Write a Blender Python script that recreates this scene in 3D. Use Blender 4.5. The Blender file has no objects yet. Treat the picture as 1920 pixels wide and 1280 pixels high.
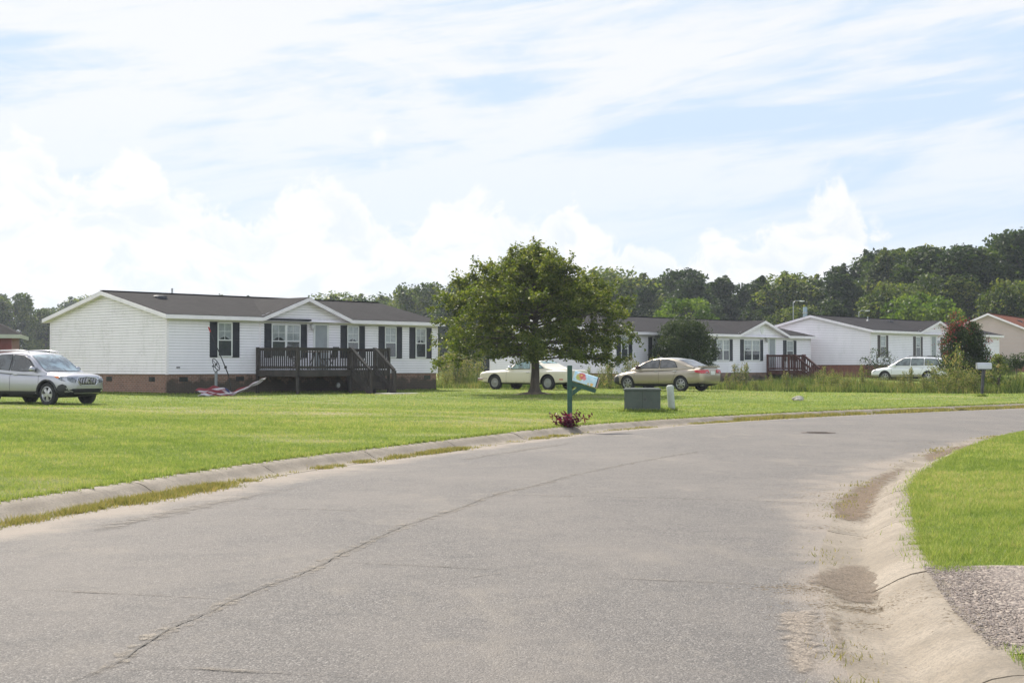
import bpy, bmesh, math, random
import numpy as np
from math import radians, sin, cos, pi
from mathutils import Vector, Matrix
random.seed(7); RNG = np.random.default_rng(7)
sc = bpy.context.scene
COL = sc.collection

# ------------------------------------------------------------------ camera
CAMZ = 1.35
cam_d = bpy.data.cameras.new('camera'); cam = bpy.data.objects.new('camera', cam_d); COL.objects.link(cam)
cam.location = (0, 0, CAMZ)
cam.rotation_euler = (radians(90) + math.atan(46 / 2750), 0, 0)
cam_d.sensor_width = 36.0; cam_d.lens = 36.0 * 2750 / 1920
cam_d.clip_start = 0.1; cam_d.clip_end = 6000
sc.camera = cam

# ------------------------------------------------------------------ sun, sky, exposure
SUN_DIR = Vector((-0.50, 0.866, 0)).normalized()
SUN_EL = radians(42)
to_sun = Vector((SUN_DIR.x * cos(SUN_EL), SUN_DIR.y * cos(SUN_EL), sin(SUN_EL)))
sd = bpy.data.lights.new('sun', 'SUN'); so = bpy.data.objects.new('sun', sd); COL.objects.link(so)
sd.energy = 4.7; sd.angle = radians(0.8); sd.color = (1.0, 0.94, 0.84)
so.rotation_euler = to_sun.to_track_quat('Z', 'Y').to_euler()
so.location = (-40, 60, 60)
sc.view_settings.view_transform = 'Standard'; sc.view_settings.look = 'None'
sc.view_settings.exposure = 0.75; sc.view_settings.gamma = 1.0
sc.view_settings.use_curve_mapping = False
sc.cycles.max_bounces = 8; sc.cycles.transparent_max_bounces = 16
sc.cycles.volume_bounces = 0
sc.cycles.use_denoising = True

class NT:
    """small node-tree helper"""
    def __init__(s, tree): s.t = tree; s.n = tree.nodes; s.l = tree.links
    def new(s, typ, **kw):
        n = s.n.new(typ)
        for k, v in kw.items():
            if k.startswith('i_'):
                key = k[2:]; key = int(key) if key.isdigit() else key.replace('_', ' ')
                s.set(n.inputs[key], v)
            else: setattr(n, k, v)
        return n
    def set(s, sock, v):
        if isinstance(v, bpy.types.NodeSocket): s.l.new(v, sock)
        elif isinstance(v, bpy.types.Node): s.l.new(v.outputs[0], sock)
        else:
            if sock.type == 'RGBA' and len(v) == 3: v = (*v, 1)
            sock.default_value = v
    def math(s, op, a, b=0.0, c=None, clamp=False):
        n = s.n.new('ShaderNodeMath'); n.operation = op; n.use_clamp = clamp
        s.set(n.inputs[0], a); s.set(n.inputs[1], b)
        if c is not None: s.set(n.inputs[2], c)
        return n.outputs[0]
    def mix(s, f, a, b, mode='MIX'):
        n = s.n.new('ShaderNodeMix'); n.data_type = 'RGBA'; n.blend_type = mode
        s.set(n.inputs[0], f); s.set(n.inputs[6], a); s.set(n.inputs[7], b)
        return n.outputs[2]
    def ramp(s, f, pts, interp='LINEAR'):
        n = s.n.new('ShaderNodeValToRGB'); n.color_ramp.interpolation = interp
        cr = n.color_ramp.elements
        while len(cr) > 1: cr.remove(cr[-1])
        first = True
        for p, c in pts:
            if not isinstance(c, (tuple, list)): c = (c, c, c)
            e = cr[0] if first else cr.new(p)
            e.position = p; e.color = (*c[:3], 1); first = False
        s.set(n.inputs[0], f); return n.outputs[0]
    def noise(s, vec, scale, detail=4, rough=0.55, dist=0.0):
        n = s.n.new('ShaderNodeTexNoise'); s.set(n.inputs['Vector'], vec)
        n.inputs['Scale'].default_value = scale; n.inputs['Detail'].default_value = detail
        n.inputs['Roughness'].default_value = rough; n.inputs['Distortion'].default_value = dist
        return n.outputs[0]
    def smooth(s, v, a, b):
        n = s.n.new('ShaderNodeMapRange'); n.interpolation_type = 'SMOOTHSTEP'
        s.set(n.inputs[0], v); n.inputs[1].default_value = a; n.inputs[2].default_value = b
        return n.outputs[0]
    def scale(s, vec, v3, off=(0, 0, 0)):
        n = s.n.new('ShaderNodeMapping'); s.set(n.inputs[0], vec)
        n.inputs['Scale'].default_value = v3; n.inputs['Location'].default_value = off
        return n.outputs[0]

world = bpy.data.worlds.new('World'); sc.world = world; world.use_nodes = True
W = NT(world.node_tree); W.n.clear()
sky = W.new('ShaderNodeTexSky', sky_type='NISHITA', sun_disc=False)
sky.sun_elevation = SUN_EL; sky.sun_rotation = math.atan2(SUN_DIR.x, SUN_DIR.y)
sky.air_density = 1.0; sky.dust_density = 2.5; sky.ozone_density = 1.5
tc = W.new('ShaderNodeTexCoord').outputs['Generated']
sep = W.new('ShaderNodeSeparateXYZ', i_0=tc)
dx, dy, dz = sep.outputs
az = W.math('ARCTAN2', dx, dy)                       # 0 = straight ahead, + = right
hl = W.math('SQRT', W.math('ADD', W.math('MULTIPLY', dx, dx), W.math('MULTIPLY', dy, dy)))
el = W.math('ARCTAN2', dz, hl)
# towering cumulus low over the horizon: height of the tops as a function of azimuth + billows
tops = [(-.60,.10),(-.50,.14),(-.42,.10),(-.345,.145),(-.318,.150),(-.30,.128),(-.27,.120),(-.245,.132),(-.225,.112),(-.19,.088),(-.165,.092),
        (-.15,.112),(-.125,.124),(-.105,.112),(-.09,.092),(-.06,.088),(-.040,.110),(-.015,.100),(.005,.086),(.030,.104),(.045,.108),(.06,.090),
        (.09,.070),(.125,.078),(.145,.090),(.165,.080),(.195,.096),(.212,.118),(.228,.112),(.24,.07),(.30,.045),(.60,.06)]
f = W.math('MULTIPLY_ADD', az, 1 / 1.2, 0.5, clamp=True)
top = W.ramp(f, [(a / 1.2 + .5, h * 4) for a, h in tops], 'B_SPLINE')
top = W.math('MULTIPLY', top, 0.25 * 1.06)
pv = W.new('ShaderNodeCombineXYZ', i_0=az, i_1=el).outputs[0]
bil = W.noise(W.scale(pv, (1, 1.0, 1)), 34, 7, 0.62, 0.5)
bil2 = W.noise(W.scale(pv, (1, 1, 1), (3.1, 7.2, 0)), 11, 3, 0.5)
edge = W.math('ADD', W.math('MULTIPLY', W.math('SUBTRACT', bil, 0.5), 0.085), W.math('MULTIPLY', W.math('SUBTRACT', bil2, .5), 0.05))
dd = W.math('SUBTRACT', W.math('ADD', top, edge), el)
cum = W.smooth(dd, -0.003, 0.010)
low = W.smooth(el, 0.012, 0.085)                       # clouds melt into the milky air near the horizon
shade = W.noise(W.scale(pv, (1, 1.6, 1), (0.012, 0.02, 1)), 26, 6, 0.6, 0.7)
lit = W.smooth(shade, 0.36, 0.56)
rim = W.smooth(dd, 0.035, 0.0)
lit = W.math('MAXIMUM', lit, rim)
# thin high veil, stretched in bands, opening to blue at the right
pt = W.new('ShaderNodeCombineXYZ', i_0=az, i_1=W.math('SUBTRACT', el, W.math('MULTIPLY', az, .13))).outputs[0]
vv = W.scale(pt, (1.0, 5.0, 1), (.35, .15, 0))
veil = W.noise(vv, 4.2, 7, 0.60, 0.7)
vv2 = W.noise(W.scale(pt, (2.0, 15.0, 1), (.1, .4, 2)), 4.5, 6, 0.62, 0.5)
side = W.smooth(az, -0.30, 0.30)
band = W.smooth(el, 0.10, 0.155)
bias = W.math('SUBTRACT', 0.92, W.math('MULTIPLY', side, 0.33))
bias = W.math('SUBTRACT', bias, W.math('MULTIPLY', W.math('MULTIPLY', side, W.smooth(el, 0.19, 0.24)), 0.10))
vm = W.math('ADD', W.math('ADD', W.math('MULTIPLY', W.math('SUBTRACT', veil, .5), 3.7), W.math('MULTIPLY', W.math('SUBTRACT', vv2, .5), 1.7)), bias, clamp=True)
vm = W.smooth(vm, 0.0, 1.0)
hz = W.smooth(el, 0.16, -0.01)
overhead = W.smooth(el, 0.30, 1.0)
SKYK = 0.60
blue = W.mix(hz, (0.64 * SKYK, 0.79 * SKYK, 0.98 * SKYK), (0.76 * SKYK, 0.86 * SKYK, 0.96 * SKYK))
veilc = W.mix(W.smooth(el, 0.05, 0.21), (0.80 * SKYK, 0.885 * SKYK, .97 * SKYK), (.945 * SKYK, .955 * SKYK, .99 * SKYK))
c = W.mix(W.math('MULTIPLY', vm, 0.92), blue, veilc)
cc = W.mix(lit, (.84 * SKYK, .895 * SKYK, .955 * SKYK), (.99 * SKYK, .99 * SKYK, 1.0 * SKYK))
c = W.mix(W.math('MULTIPLY', cum, W.math('MULTIPLY_ADD', low, 0.40, 0.55)), c, cc)
# small detached puff
def puff(c, a0, e0, r, st):
    qa = W.math('SUBTRACT', az, a0); qe = W.math('MULTIPLY', W.math('SUBTRACT', el, e0), 1.0)
    r2 = W.math('SQRT', W.math('ADD', W.math('MULTIPLY', qa, qa), W.math('MULTIPLY', qe, qe)))
    m = W.smooth(W.math('ADD', W.math('SUBTRACT', r, r2), W.math('MULTIPLY', W.math('SUBTRACT', bil, .5), .03)), 0.0, 0.012)
    return W.mix(W.math('MULTIPLY', m, st), c, (SKYK, SKYK, SKYK))
for q in [(-.091, .156, .010, .9), (-.088, .136, .006, .6), (.241, .095, .005, .8), (-.33, .12, .02, .5)]: c = puff(c, *q)
bg_sky = W.new('ShaderNodeBackground', i_0=sky.outputs[0], i_1=0.11)
# clouds opposite the sun are brightened to add unseen fill on the shaded walls
bg_cl = W.new('ShaderNodeBackground', i_0=c, i_1=W.math('MULTIPLY_ADD', W.smooth(dy, 0.35, -0.75), 0.75, 1.0))
# cloud field covers the lower sky; higher up, broken bright cloud over the Nishita blue
up = W.noise(tc, 2.2, 5, 0.6, 0.6)
upm = W.math('MULTIPLY', W.smooth(up, 0.40, 0.62), 0.80)
upm = W.math('MAXIMUM', upm, W.math('SUBTRACT', 1.0, overhead))
ms = W.new('ShaderNodeMixShader', i_0=upm, i_1=bg_sky.outputs[0], i_2=bg_cl.outputs[0])
W.new('ShaderNodeOutputWorld', i_0=ms.outputs[0])

# ------------------------------------------------------------------ object helpers
def tag(o, label=None, cat=None, group=None, kind=None):
    if label: o['label'] = label
    if cat: o['category'] = cat
    if group: o['group'] = group
    if kind: o['kind'] = kind
    return o
def empty(name, loc=(0, 0, 0), rz=0.0, label=None, cat=None, group=None):
    o = bpy.data.objects.new(name, None); COL.objects.link(o)
    o.empty_display_size = 0.2; o.location = loc; o.rotation_euler = (0, 0, rz)
    return tag(o, label, cat, group)
def link(name, me, parent=None):
    o = bpy.data.objects.new(name, me); COL.objects.link(o)
    if parent is not None: o.parent = parent
    return o
def copy_tree(o, parent=None):
    c = o.copy(); COL.objects.link(c); c.parent = parent
    if parent is not None: c.matrix_parent_inverse = o.matrix_parent_inverse.copy()
    for ch in list(o.children): copy_tree(ch, c)
    return c

class MB:
    def __init__(s): s.v = []; s.f = []; s.mi = []
    def add(s, vs, fs, mi=0, M=None):
        b = len(s.v)
        for v in vs:
            v = Vector(v)
            s.v.append(tuple(M @ v) if M is not None else tuple(v))
        for f in fs: s.f.append(tuple(b + i for i in f)); s.mi.append(mi)
        return s
    def box(s, x0, x1, y0, y1, z0, z1, mi=0, M=None):
        if x0 > x1: x0, x1 = x1, x0
        if y0 > y1: y0, y1 = y1, y0
        if z0 > z1: z0, z1 = z1, z0
        vs = [(x0, y0, z0), (x1, y0, z0), (x1, y1, z0), (x0, y1, z0), (x0, y0, z1), (x1, y0, z1), (x1, y1, z1), (x0, y1, z1)]
        return s.add(vs, [(3, 2, 1, 0), (4, 5, 6, 7), (0, 1, 5, 4), (1, 2, 6, 5), (2, 3, 7, 6), (3, 0, 4, 7)], mi, M)
    def beam(s, a, b, w, h, mi=0, up=(0, 0, 1)):
        a = Vector(a); b = Vector(b); d = b - a; L = d.length; d.normalize()
        u = Vector(up); r = d.cross(u)
        if r.length < 1e-4: r = d.cross(Vector((1, 0, 0)))
        r.normalize(); u = r.cross(d).normalized()
        vs = []
        for p in (a, b):
            for q, t in ((-1, -1), (1, -1), (1, 1), (-1, 1)): vs.append(p + r * q * w / 2 + u * t * h / 2)
        return s.add(vs, [(0, 3, 2, 1), (4, 5, 6, 7), (0, 1, 5, 4), (1, 2, 6, 5), (2, 3, 7, 6), (3, 0, 4, 7)], mi)
    def tube(s, pts, rs, n=8, mi=0, cap=True):
        pts = [Vector(p) for p in pts]
        if not hasattr(rs, '__len__'): rs = [rs] * len(pts)
        b = []; fs = []
        prev = None
        for i, p in enumerate(pts):
            t = (pts[min(i + 1, len(pts) - 1)] - pts[max(i - 1, 0)]).normalized()
            ref = Vector((0, 0, 1)) if abs(t.z) < 0.9 else Vector((1, 0, 0))
            if prev is None: r = t.cross(ref).normalized()
            else: r = (prev - t * prev.dot(t)).normalized()
            prev = r; u = t.cross(r)
            for k in range(n):
                a = 2 * pi * k / n; b.append(p + (r * cos(a) + u * sin(a)) * rs[i])
        for i in range(len(pts) - 1):
            for k in range(n):
                k2 = (k + 1) % n
                fs.append((i * n + k, i * n + k2, (i + 1) * n + k2, (i + 1) * n + k))
        if cap:
            fs.append(tuple(reversed(range(n)))); fs.append(tuple((len(pts) - 1) * n + k for k in range(n)))
        return s.add(b, fs, mi)
    def lathe(s, prof, n=20, mi=0, M=None, axis='z', closed=False):
        vs = []; fs = []
        for r, z in prof:
            for k in range(n):
                a = 2 * pi * k / n
                vs.append((r * cos(a), r * sin(a), z) if axis == 'z' else (r * cos(a), z, r * sin(a)))
        m = len(prof)
        for i in range(m if closed else m - 1):
            j = (i + 1) % m
            for k in range(n):
                k2 = (k + 1) % n; fs.append((i * n + k, i * n + k2, j * n + k2, j * n + k))
        return s.add(vs, fs, mi, M)
    def prism(s, poly, dvec, mi=0, M=None, mi_side=None):
        n = len(poly); d = Vector(dvec)
        vs = [Vector(p) for p in poly] + [Vector(p) + d for p in poly]
        b = len(s.v)
        s.add(vs, [tuple(range(n)), tuple(reversed(range(n, 2 * n)))], mi, M)
        for i in range(n):
            j = (i + 1) % n
            s.f.append((b + j, b + i, b + n + i, b + n + j)); s.mi.append(mi if mi_side is None else mi_side)
        return s
    def mesh(s, name, mats, smooth=None):
        me = bpy.data.meshes.new(name); me.from_pydata([tuple(v) for v in s.v], [], s.f)
        if not isinstance(mats, (list, tuple)): mats = [mats]
        for m in mats: me.materials.append(m)
        if len(mats) > 1: me.polygons.foreach_set('material_index', s.mi)
        bm = bmesh.new(); bm.from_mesh(me)
        bmesh.ops.recalc_face_normals(bm, faces=bm.faces)
        bm.to_mesh(me); bm.free()
        if smooth is not None:
            me.polygons.foreach_set('use_smooth', [True] * len(me.polygons))
            me.set_sharp_from_angle(angle=radians(smooth))
        me.update(); return me
    def build(s, name, mats, parent=None, smooth=None):
        return link(name, s.mesh(name, mats, smooth), parent)

# ------------------------------------------------------------------ materials
def new_mat(name):
    m = bpy.data.materials.new(name); m.use_nodes = True
    T = NT(m.node_tree); T.n.clear()
    out = T.new('ShaderNodeOutputMaterial')
    p = T.new('ShaderNodeBsdfPrincipled'); T.l.new(p.outputs[0], out.inputs[0])
    oc = T.new('ShaderNodeTexCoord').outputs['Object']
    return m, T, p, oc, out
def bump(T, p, h, strength=0.3, dist=0.01):
    b = T.new('ShaderNodeBump'); b.inputs['Strength'].default_value = strength; b.inputs['Distance'].default_value = dist
    T.set(b.inputs['Height'], h); T.l.new(b.outputs[0], p.inputs['Normal'])
def simple(name, col, rough=0.6, var=0.15, scale=3.0, metal=0.0, coat=0.0, bmp=0.0, bscale=40, spec=0.5, vec3=(1, 1, 1), dirt=None):
    m, T, p, oc, out = new_mat(name)
    v = T.scale(oc, vec3)
    n = T.noise(v, scale, 5, 0.6)
    a = tuple(min(1, c * (1 + var)) for c in col); b = tuple(c * (1 - var) for c in col)
    cc = T.mix(T.smooth(n, 0.3, 0.7), b, a)
    if dirt:
        n2 = T.noise(v, scale * 2.3, 6, 0.7)
        cc = T.mix(T.math('MULTIPLY', T.smooth(n2, 0.52, 0.72), dirt[3]), cc, dirt[:3])
    T.set(p.inputs['Base Color'], cc)
    p.inputs['Roughness'].default_value = rough; p.inputs['Metallic'].default_value = metal
    p.inputs['Coat Weight'].default_value = coat; p.inputs['Coat Roughness'].default_value = 0.05
    p.inputs['Specular IOR Level'].default_value = spec
    if bmp: bump(T, p, T.noise(v, bscale, 4, 0.6), bmp, 0.01)
    return m
MT = {}
MT['siding'] = simple('white_vinyl_siding', (.80, .765, .80), .55, .04, .8, bmp=.35, bscale=1.6, vec3=(1, 1, .5), dirt=(.50, .50, .46, .22))
MT['trim'] = simple('white_trim', (.78, .73, .75), .5, .05, 2, dirt=(.45, .43, .38, .25))
MT['seam'] = simple('painted_lap_shadow', (.46, .44, .46), .7, .1, 2)  # grey for the foot of each lap: its shadow line put into colour
MT['tan_siding'] = simple('tan_vinyl_siding', (.46, .36, .32), .6, .04, .8)
MT['shutter'] = simple('black_shutter', (.014, .016, .022), .5, .2, 2)
MT['shutter_brown'] = simple('brown_shutter', (.05, .035, .032), .5, .2, 2)
MT['frame'] = simple('vinyl_window_frame', (.66, .66, .64), .4, .04, 2)
MT['curtain'] = simple('white_curtain', (.44, .44, .43), .8, .12, 7)
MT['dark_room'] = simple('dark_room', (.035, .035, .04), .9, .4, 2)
MT['screen'] = simple('insect_screen', (.065, .067, .07), .8, .15, 6)
MT['door'] = simple('grey_door', (.27, .29, .30), .45, .06, 2)
MT['wood_grey'] = simple('weathered_grey_wood', (.048, .040, .034), .85, .3, 5, bmp=.5, bscale=30, vec3=(1, 1, .4), dirt=(.06, .05, .04, .6))
MT['wood_red'] = simple('stained_red_brown_wood', (.075, .024, .017), .75, .25, 5, bmp=.4, bscale=30, dirt=(.06, .03, .02, .5))
MT['metal_dark'] = simple('dark_metal', (.05, .05, .055), .45, .3, 6, metal=.6)
MT['metal_grey'] = simple('grey_metal', (.32, .33, .34), .4, .12, 5, metal=.7)
MT['chrome'] = simple('chrome', (.75, .75, .77), .12, .04, 5, metal=1.0)
MT['rubber'] = simple('tyre_rubber', (.018, .018, .018), .85, .3, 9, bmp=.3, bscale=60)
MT['blackplastic'] = simple('black_plastic', (.022, .022, .024), .6, .2, 8)
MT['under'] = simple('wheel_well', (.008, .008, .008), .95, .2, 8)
MT['rim'] = simple('alloy_rim', (.42, .42, .43), .28, .1, 8, metal=.85)
MT['greenpaint'] = simple('green_painted_wood', (.012, .062, .036), .55, .2, 8, dirt=(.03, .05, .03, .5))
MT['transformer'] = simple('green_enclosure_paint', (.052, .066, .055), .5, .12, 5, dirt=(.13, .11, .08, .35), spec=.4)
MT['pedestal'] = simple('pale_grey_green_plastic', (.38, .41, .36), .6, .08, 6, dirt=(.25, .22, .15, .35))
MT['concrete_light'] = simple('pale_concrete', (.5, .48, .43), .85, .12, 4, bmp=.3)
MT['bark'] = simple('tree_bark', (.075, .06, .045), .95, .35, 6, bmp=1.0, bscale=14, vec3=(1, 1, .25))
MT['red_metal'] = simple('red_barn_metal', (.13, .024, .022), .5, .12, 2)
MT['redplastic'] = simple('red_plastic', (.42, .02, .02), .35, .15, 4)
MT['amber'] = simple('amber_lens', (.75, .20, .04), .2, .1, 8)
MT['lens'] = simple('clear_lens', (.13, .14, .16), .10, .8, 16, coat=.8)
MT['taillight'] = simple('red_lens', (.48, .015, .02), .18, .15, 10, coat=.6)
MT['blue_grey'] = simple('blue_grey_metal', (.22, .28, .36), .5, .1, 1)
MT['stone'] = simple('pale_stone', (.38, .35, .29), .9, .25, 9, bmp=.7, bscale=20)

def siding_stained():
    m, T, p, oc, out = new_mat('weathered_white_siding')
    n = T.noise(T.scale(oc, (1, 1, 1.6)), 1.1, 6, .7)
    fine = T.noise(T.scale(oc, (1, 1, 5)), 7, 4, .65)
    sepo = T.new('ShaderNodeSeparateXYZ', i_0=oc)
    c = T.mix(T.math('MULTIPLY', T.math('MULTIPLY', T.smooth(n, .46, .62), T.smooth(fine, .42, .62)), .42), (.80, .755, .775), (.50, .46, .46))
    grime = T.math('MULTIPLY', T.smooth(T.noise(T.scale(oc, (2, 2, .4)), 2.5, 4, .6), .5, .7), .22)
    c = T.mix(grime, c, (.50, .51, .43))
    T.set(p.inputs['Base Color'], c); p.inputs['Roughness'].default_value = .5
    w = T.noise(T.scale(oc, (1, 1, .6)), 1.7, 3, .5)
    bump(T, p, w, .6, .03)
    return m
MT['siding_stained'] = siding_stained()

def glass_mat():
    m, T, p, oc, out = new_mat('window_glass')
    T.n.remove(p)
    tr = T.new('ShaderNodeBsdfTransparent'); tr.inputs[0].default_value = (.80, .84, .86, 1)
    gl = T.new('ShaderNodeBsdfGlossy'); gl.inputs['Roughness'].default_value = .02
    n = T.noise(oc, 2.5, 2, .5)
    b = T.new('ShaderNodeBump'); b.inputs['Strength'].default_value = .08; b.inputs['Distance'].default_value = .03; T.set(b.inputs['Height'], n)
    T.l.new(b.outputs[0], gl.inputs['Normal'])
    ge = T.new('ShaderNodeNewGeometry'); dt = T.new('ShaderNodeVectorMath', operation='DOT_PRODUCT'); T.l.new(ge.outputs['Normal'], dt.inputs[0]); T.l.new(ge.outputs['Incoming'], dt.inputs[1])
    fc = T.math('POWER', T.math('SUBTRACT', 1.0, T.math('ABSOLUTE', dt.outputs['Value']), clamp=True), 5.0)
    f = T.math('MULTIPLY_ADD', fc, .85, .11, clamp=True)
    mx = T.new('ShaderNodeMixShader', i_0=f, i_1=tr.outputs[0], i_2=gl.outputs[0])
    T.l.new(mx.outputs[0], out.inputs[0]); return m
MT['glass'] = glass_mat()
def car_glass(name, col, ior=1.7):
    m, T, p, oc, out = new_mat(name)
    n = T.noise(oc, 2.2, 4, .6, .5)
    T.set(p.inputs['Base Color'], T.mix(T.smooth(n, .38, .62), tuple(c * .45 for c in col), tuple(c * 1.5 for c in col)))
    p.inputs['Roughness'].default_value = .04; p.inputs['IOR'].default_value = ior
    return m
def paint(name, col, metal=.6, rough=.32, coat=1.0, flake=.04):
    m, T, p, oc, out = new_mat(name)
    n = T.noise(oc, 2.0, 3, .5); d = T.noise(oc, 6, 5, .7)
    c = T.mix(n, tuple(x * (1 - flake) for x in col), tuple(x * (1 + flake) for x in col))
    z = T.new('ShaderNodeSeparateXYZ', i_0=oc).outputs[2]
    dm = T.math('MULTIPLY', T.smooth(z, .55, .15), T.math('MULTIPLY', T.smooth(d, .40, .65), .5))
    c = T.mix(dm, c, (.22, .19, .15))
    T.set(p.inputs['Base Color'], c)
    T.set(p.inputs['Roughness'], T.math('ADD', rough, T.math('MULTIPLY', d, .08)))
    p.inputs['Metallic'].default_value = metal
    p.inputs['Coat Weight'].default_value = coat; p.inputs['Coat Roughness'].default_value = .03
    return m

def shingles(name, c1, c2):
    m, T, p, oc, out = new_mat(name)
    s = T.new('ShaderNodeSeparateXYZ', i_0=oc)
    v = T.new('ShaderNodeCombineXYZ', i_0=s.outputs[0], i_1=s.outputs[1]).outputs[0]
    b = T.new('ShaderNodeTexBrick', i_Vector=v)
    b.inputs['Scale'].default_value = 1.0; b.inputs['Brick Width'].default_value = .33; b.inputs['Row Height'].default_value = .15
    b.inputs['Mortar Size'].default_value = .008; b.offset = .5
    b.inputs['Color1'].default_value = (*c1, 1); b.inputs['Color2'].default_value = (*c2, 1)
    b.inputs['Mortar'].default_value = (c1[0] * .5, c1[1] * .5, c1[2] * .5, 1)
    n = T.noise(oc, 60, 3, .7); n2 = T.noise(T.scale(oc, (1, .35, 1)), 1.3, 4, .6)
    c = T.mix(T.math('MULTIPLY', n, .45), b.outputs[0], (c2[0] * 1.5, c2[1] * 1.5, c2[2] * 1.5))
    c = T.mix(T.math('MULTIPLY', T.smooth(n2, .45, .7), .3), c, (c1[0] * .6, c1[1] * .6, c1[2] * .6))
    T.set(p.inputs['Base Color'], c); p.inputs['Roughness'].default_value = .9
    p.inputs['Specular IOR Level'].default_value = .06
    bump(T, p, T.math('ADD', T.math('MULTIPLY', b.outputs[1], -1), n), .5, .01)
    return m
MT['shingle_brown'] = shingles('brown_grey_shingles', (.0195, .0185, .0195), (.029, .0272, .0285))
MT['shingle_grey'] = shingles('dark_grey_shingles', (.020, .019, .021), (.030, .028, .030))
MT['shingle_red'] = shingles('rust_red_shingles', (.115, .040, .024), (.155, .058, .036))

def brick(name, c1, c2, mortar, moss_shade=0.0):
    m, T, p, oc, out = new_mat(name)
    s = T.new('ShaderNodeSeparateXYZ', i_0=oc)
    v = T.new('ShaderNodeCombineXYZ', i_0=T.math('SUBTRACT', s.outputs[0], s.outputs[1]), i_1=s.outputs[2]).outputs[0]
    b = T.new('ShaderNodeTexBrick', i_Vector=v)
    b.inputs['Scale'].default_value = 1.0; b.inputs['Brick Width'].default_value = .21; b.inputs['Row Height'].default_value = .075
    b.inputs['Mortar Size'].default_value = .010; b.inputs['Bias'].default_value = -.1
    b.inputs['Color1'].default_value = (*c1, 1); b.inputs['Color2'].default_value = (*c2, 1); b.inputs['Mortar'].default_value = (*mortar, 1)
    n = T.noise(oc, 9, 4, .6)
    c = T.mix(T.math('MULTIPLY', T.smooth(n, .45, .65), .4), b.outputs[0], tuple(x * 1.5 for x in c2))
    if moss_shade:
        nn = T.noise(oc, 2.2, 5, .65)
        mk = T.math('MULTIPLY', T.smooth(T.math('ADD', T.math('MULTIPLY', nn, .5), T.math('MULTIPLY', s.outputs[2], -.9)), -.05, -.32), 0)
        hgt = T.math('SUBTRACT', .42, T.math('MULTIPLY', T.math('SUBTRACT', nn, .35), -1.1))  # moss line raised to add painted shade on the brick under the deck
        mk = T.smooth(T.math('SUBTRACT', hgt, s.outputs[2]), -.12, .14)
        front = T.smooth(s.outputs[1], .2, .0)
        c = T.mix(T.math('MULTIPLY', T.math('MULTIPLY', mk, front), moss_shade), c, (.022, .024, .018))
    T.set(p.inputs['Base Color'], c); p.inputs['Roughness'].default_value = .9
    bump(T, p, T.math('MULTIPLY', b.outputs[1], -1), .6, .01)
    return m
MT['brick'] = brick('brown_red_brick', (.155, .075, .05), (.215, .115, .08), (.24, .20, .165), moss_shade=.82)
MT['brick_red'] = brick('dark_red_brick', (.17, .05, .035), (.22, .075, .05), (.16, .11, .09))

def leaf_mat(name, cols, transl=.45, rough=.55, tw=(1.25, 1.35, .55)):
    m, T, p, oc, out = new_mat(name)
    at = T.new('ShaderNodeAttribute', attribute_name='tint')
    c = T.ramp(at.outputs['Fac'], [(i / (len(cols) - 1), c) for i, c in enumerate(cols)])
    T.set(p.inputs['Base Color'], c); p.inputs['Roughness'].default_value = rough
    p.inputs['Specular IOR Level'].default_value = .18
    tr = T.new('ShaderNodeBsdfTranslucent')
    T.set(tr.inputs[0], T.mix(1.0, c, tw, 'MULTIPLY'))
    mx = T.new('ShaderNodeMixShader', i_0=transl, i_1=p.outputs[0], i_2=tr.outputs[0])
    T.l.new(mx.outputs[0], out.inputs[0]); return m
MT['oak_leaf'] = leaf_mat('oak_leaves', [(.028, .048, .009), (.062, .088, .014), (.12, .145, .026), (.24, .23, .06)], .45, .5)
MT['forest_leaf'] = leaf_mat('forest_leaves', [(.016, .030, .008), (.040, .062, .013), (.095, .125, .024), (.19, .185, .042)], .42)
MT['forest_leaf_dark'] = leaf_mat('dark_forest_leaves', [(.010, .021, .007), (.024, .042, .011), (.078, .105, .022)], .40)
MT['bright_leaf'] = leaf_mat('bright_green_leaves', [(.04, .07, .012), (.09, .14, .022), (.18, .22, .04)], .45)
MT['shrub_leaf'] = leaf_mat('dark_shrub_leaves', [(.018, .032, .010), (.035, .055, .014), (.085, .11, .03)], .25, .6)
MT['weed_leaf'] = leaf_mat('weed_leaves', [(.045, .080, .020), (.115, .165, .040), (.22, .235, .070), (.34, .26, .12)], .42, .6, (1.2, 1.15, .75))
MT['grass'] = leaf_mat('lawn_grass_blades', [(.12, .185, .038), (.205, .270, .056), (.31, .36, .095), (.44, .37, .18)], .42, .6, (1.15, 1.15, .8))
MT['dry_grass'] = leaf_mat('dry_gutter_grass', [(.15, .17, .045), (.25, .235, .075), (.36, .28, .13)], .42, .6, (1.2, 1.1, .8))
MT['purple_leaf'] = leaf_mat('purple_leaves', [(.05, .008, .022), (.10, .014, .038), (.16, .03, .06)], .3, .4, (1.4, .6, .8))
MT['red_flower'] = leaf_mat('crimson_blossom', [(.22, .014, .018), (.32, .025, .035), (.40, .06, .09)], .3, .6, (1.1, .6, .6))

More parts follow.
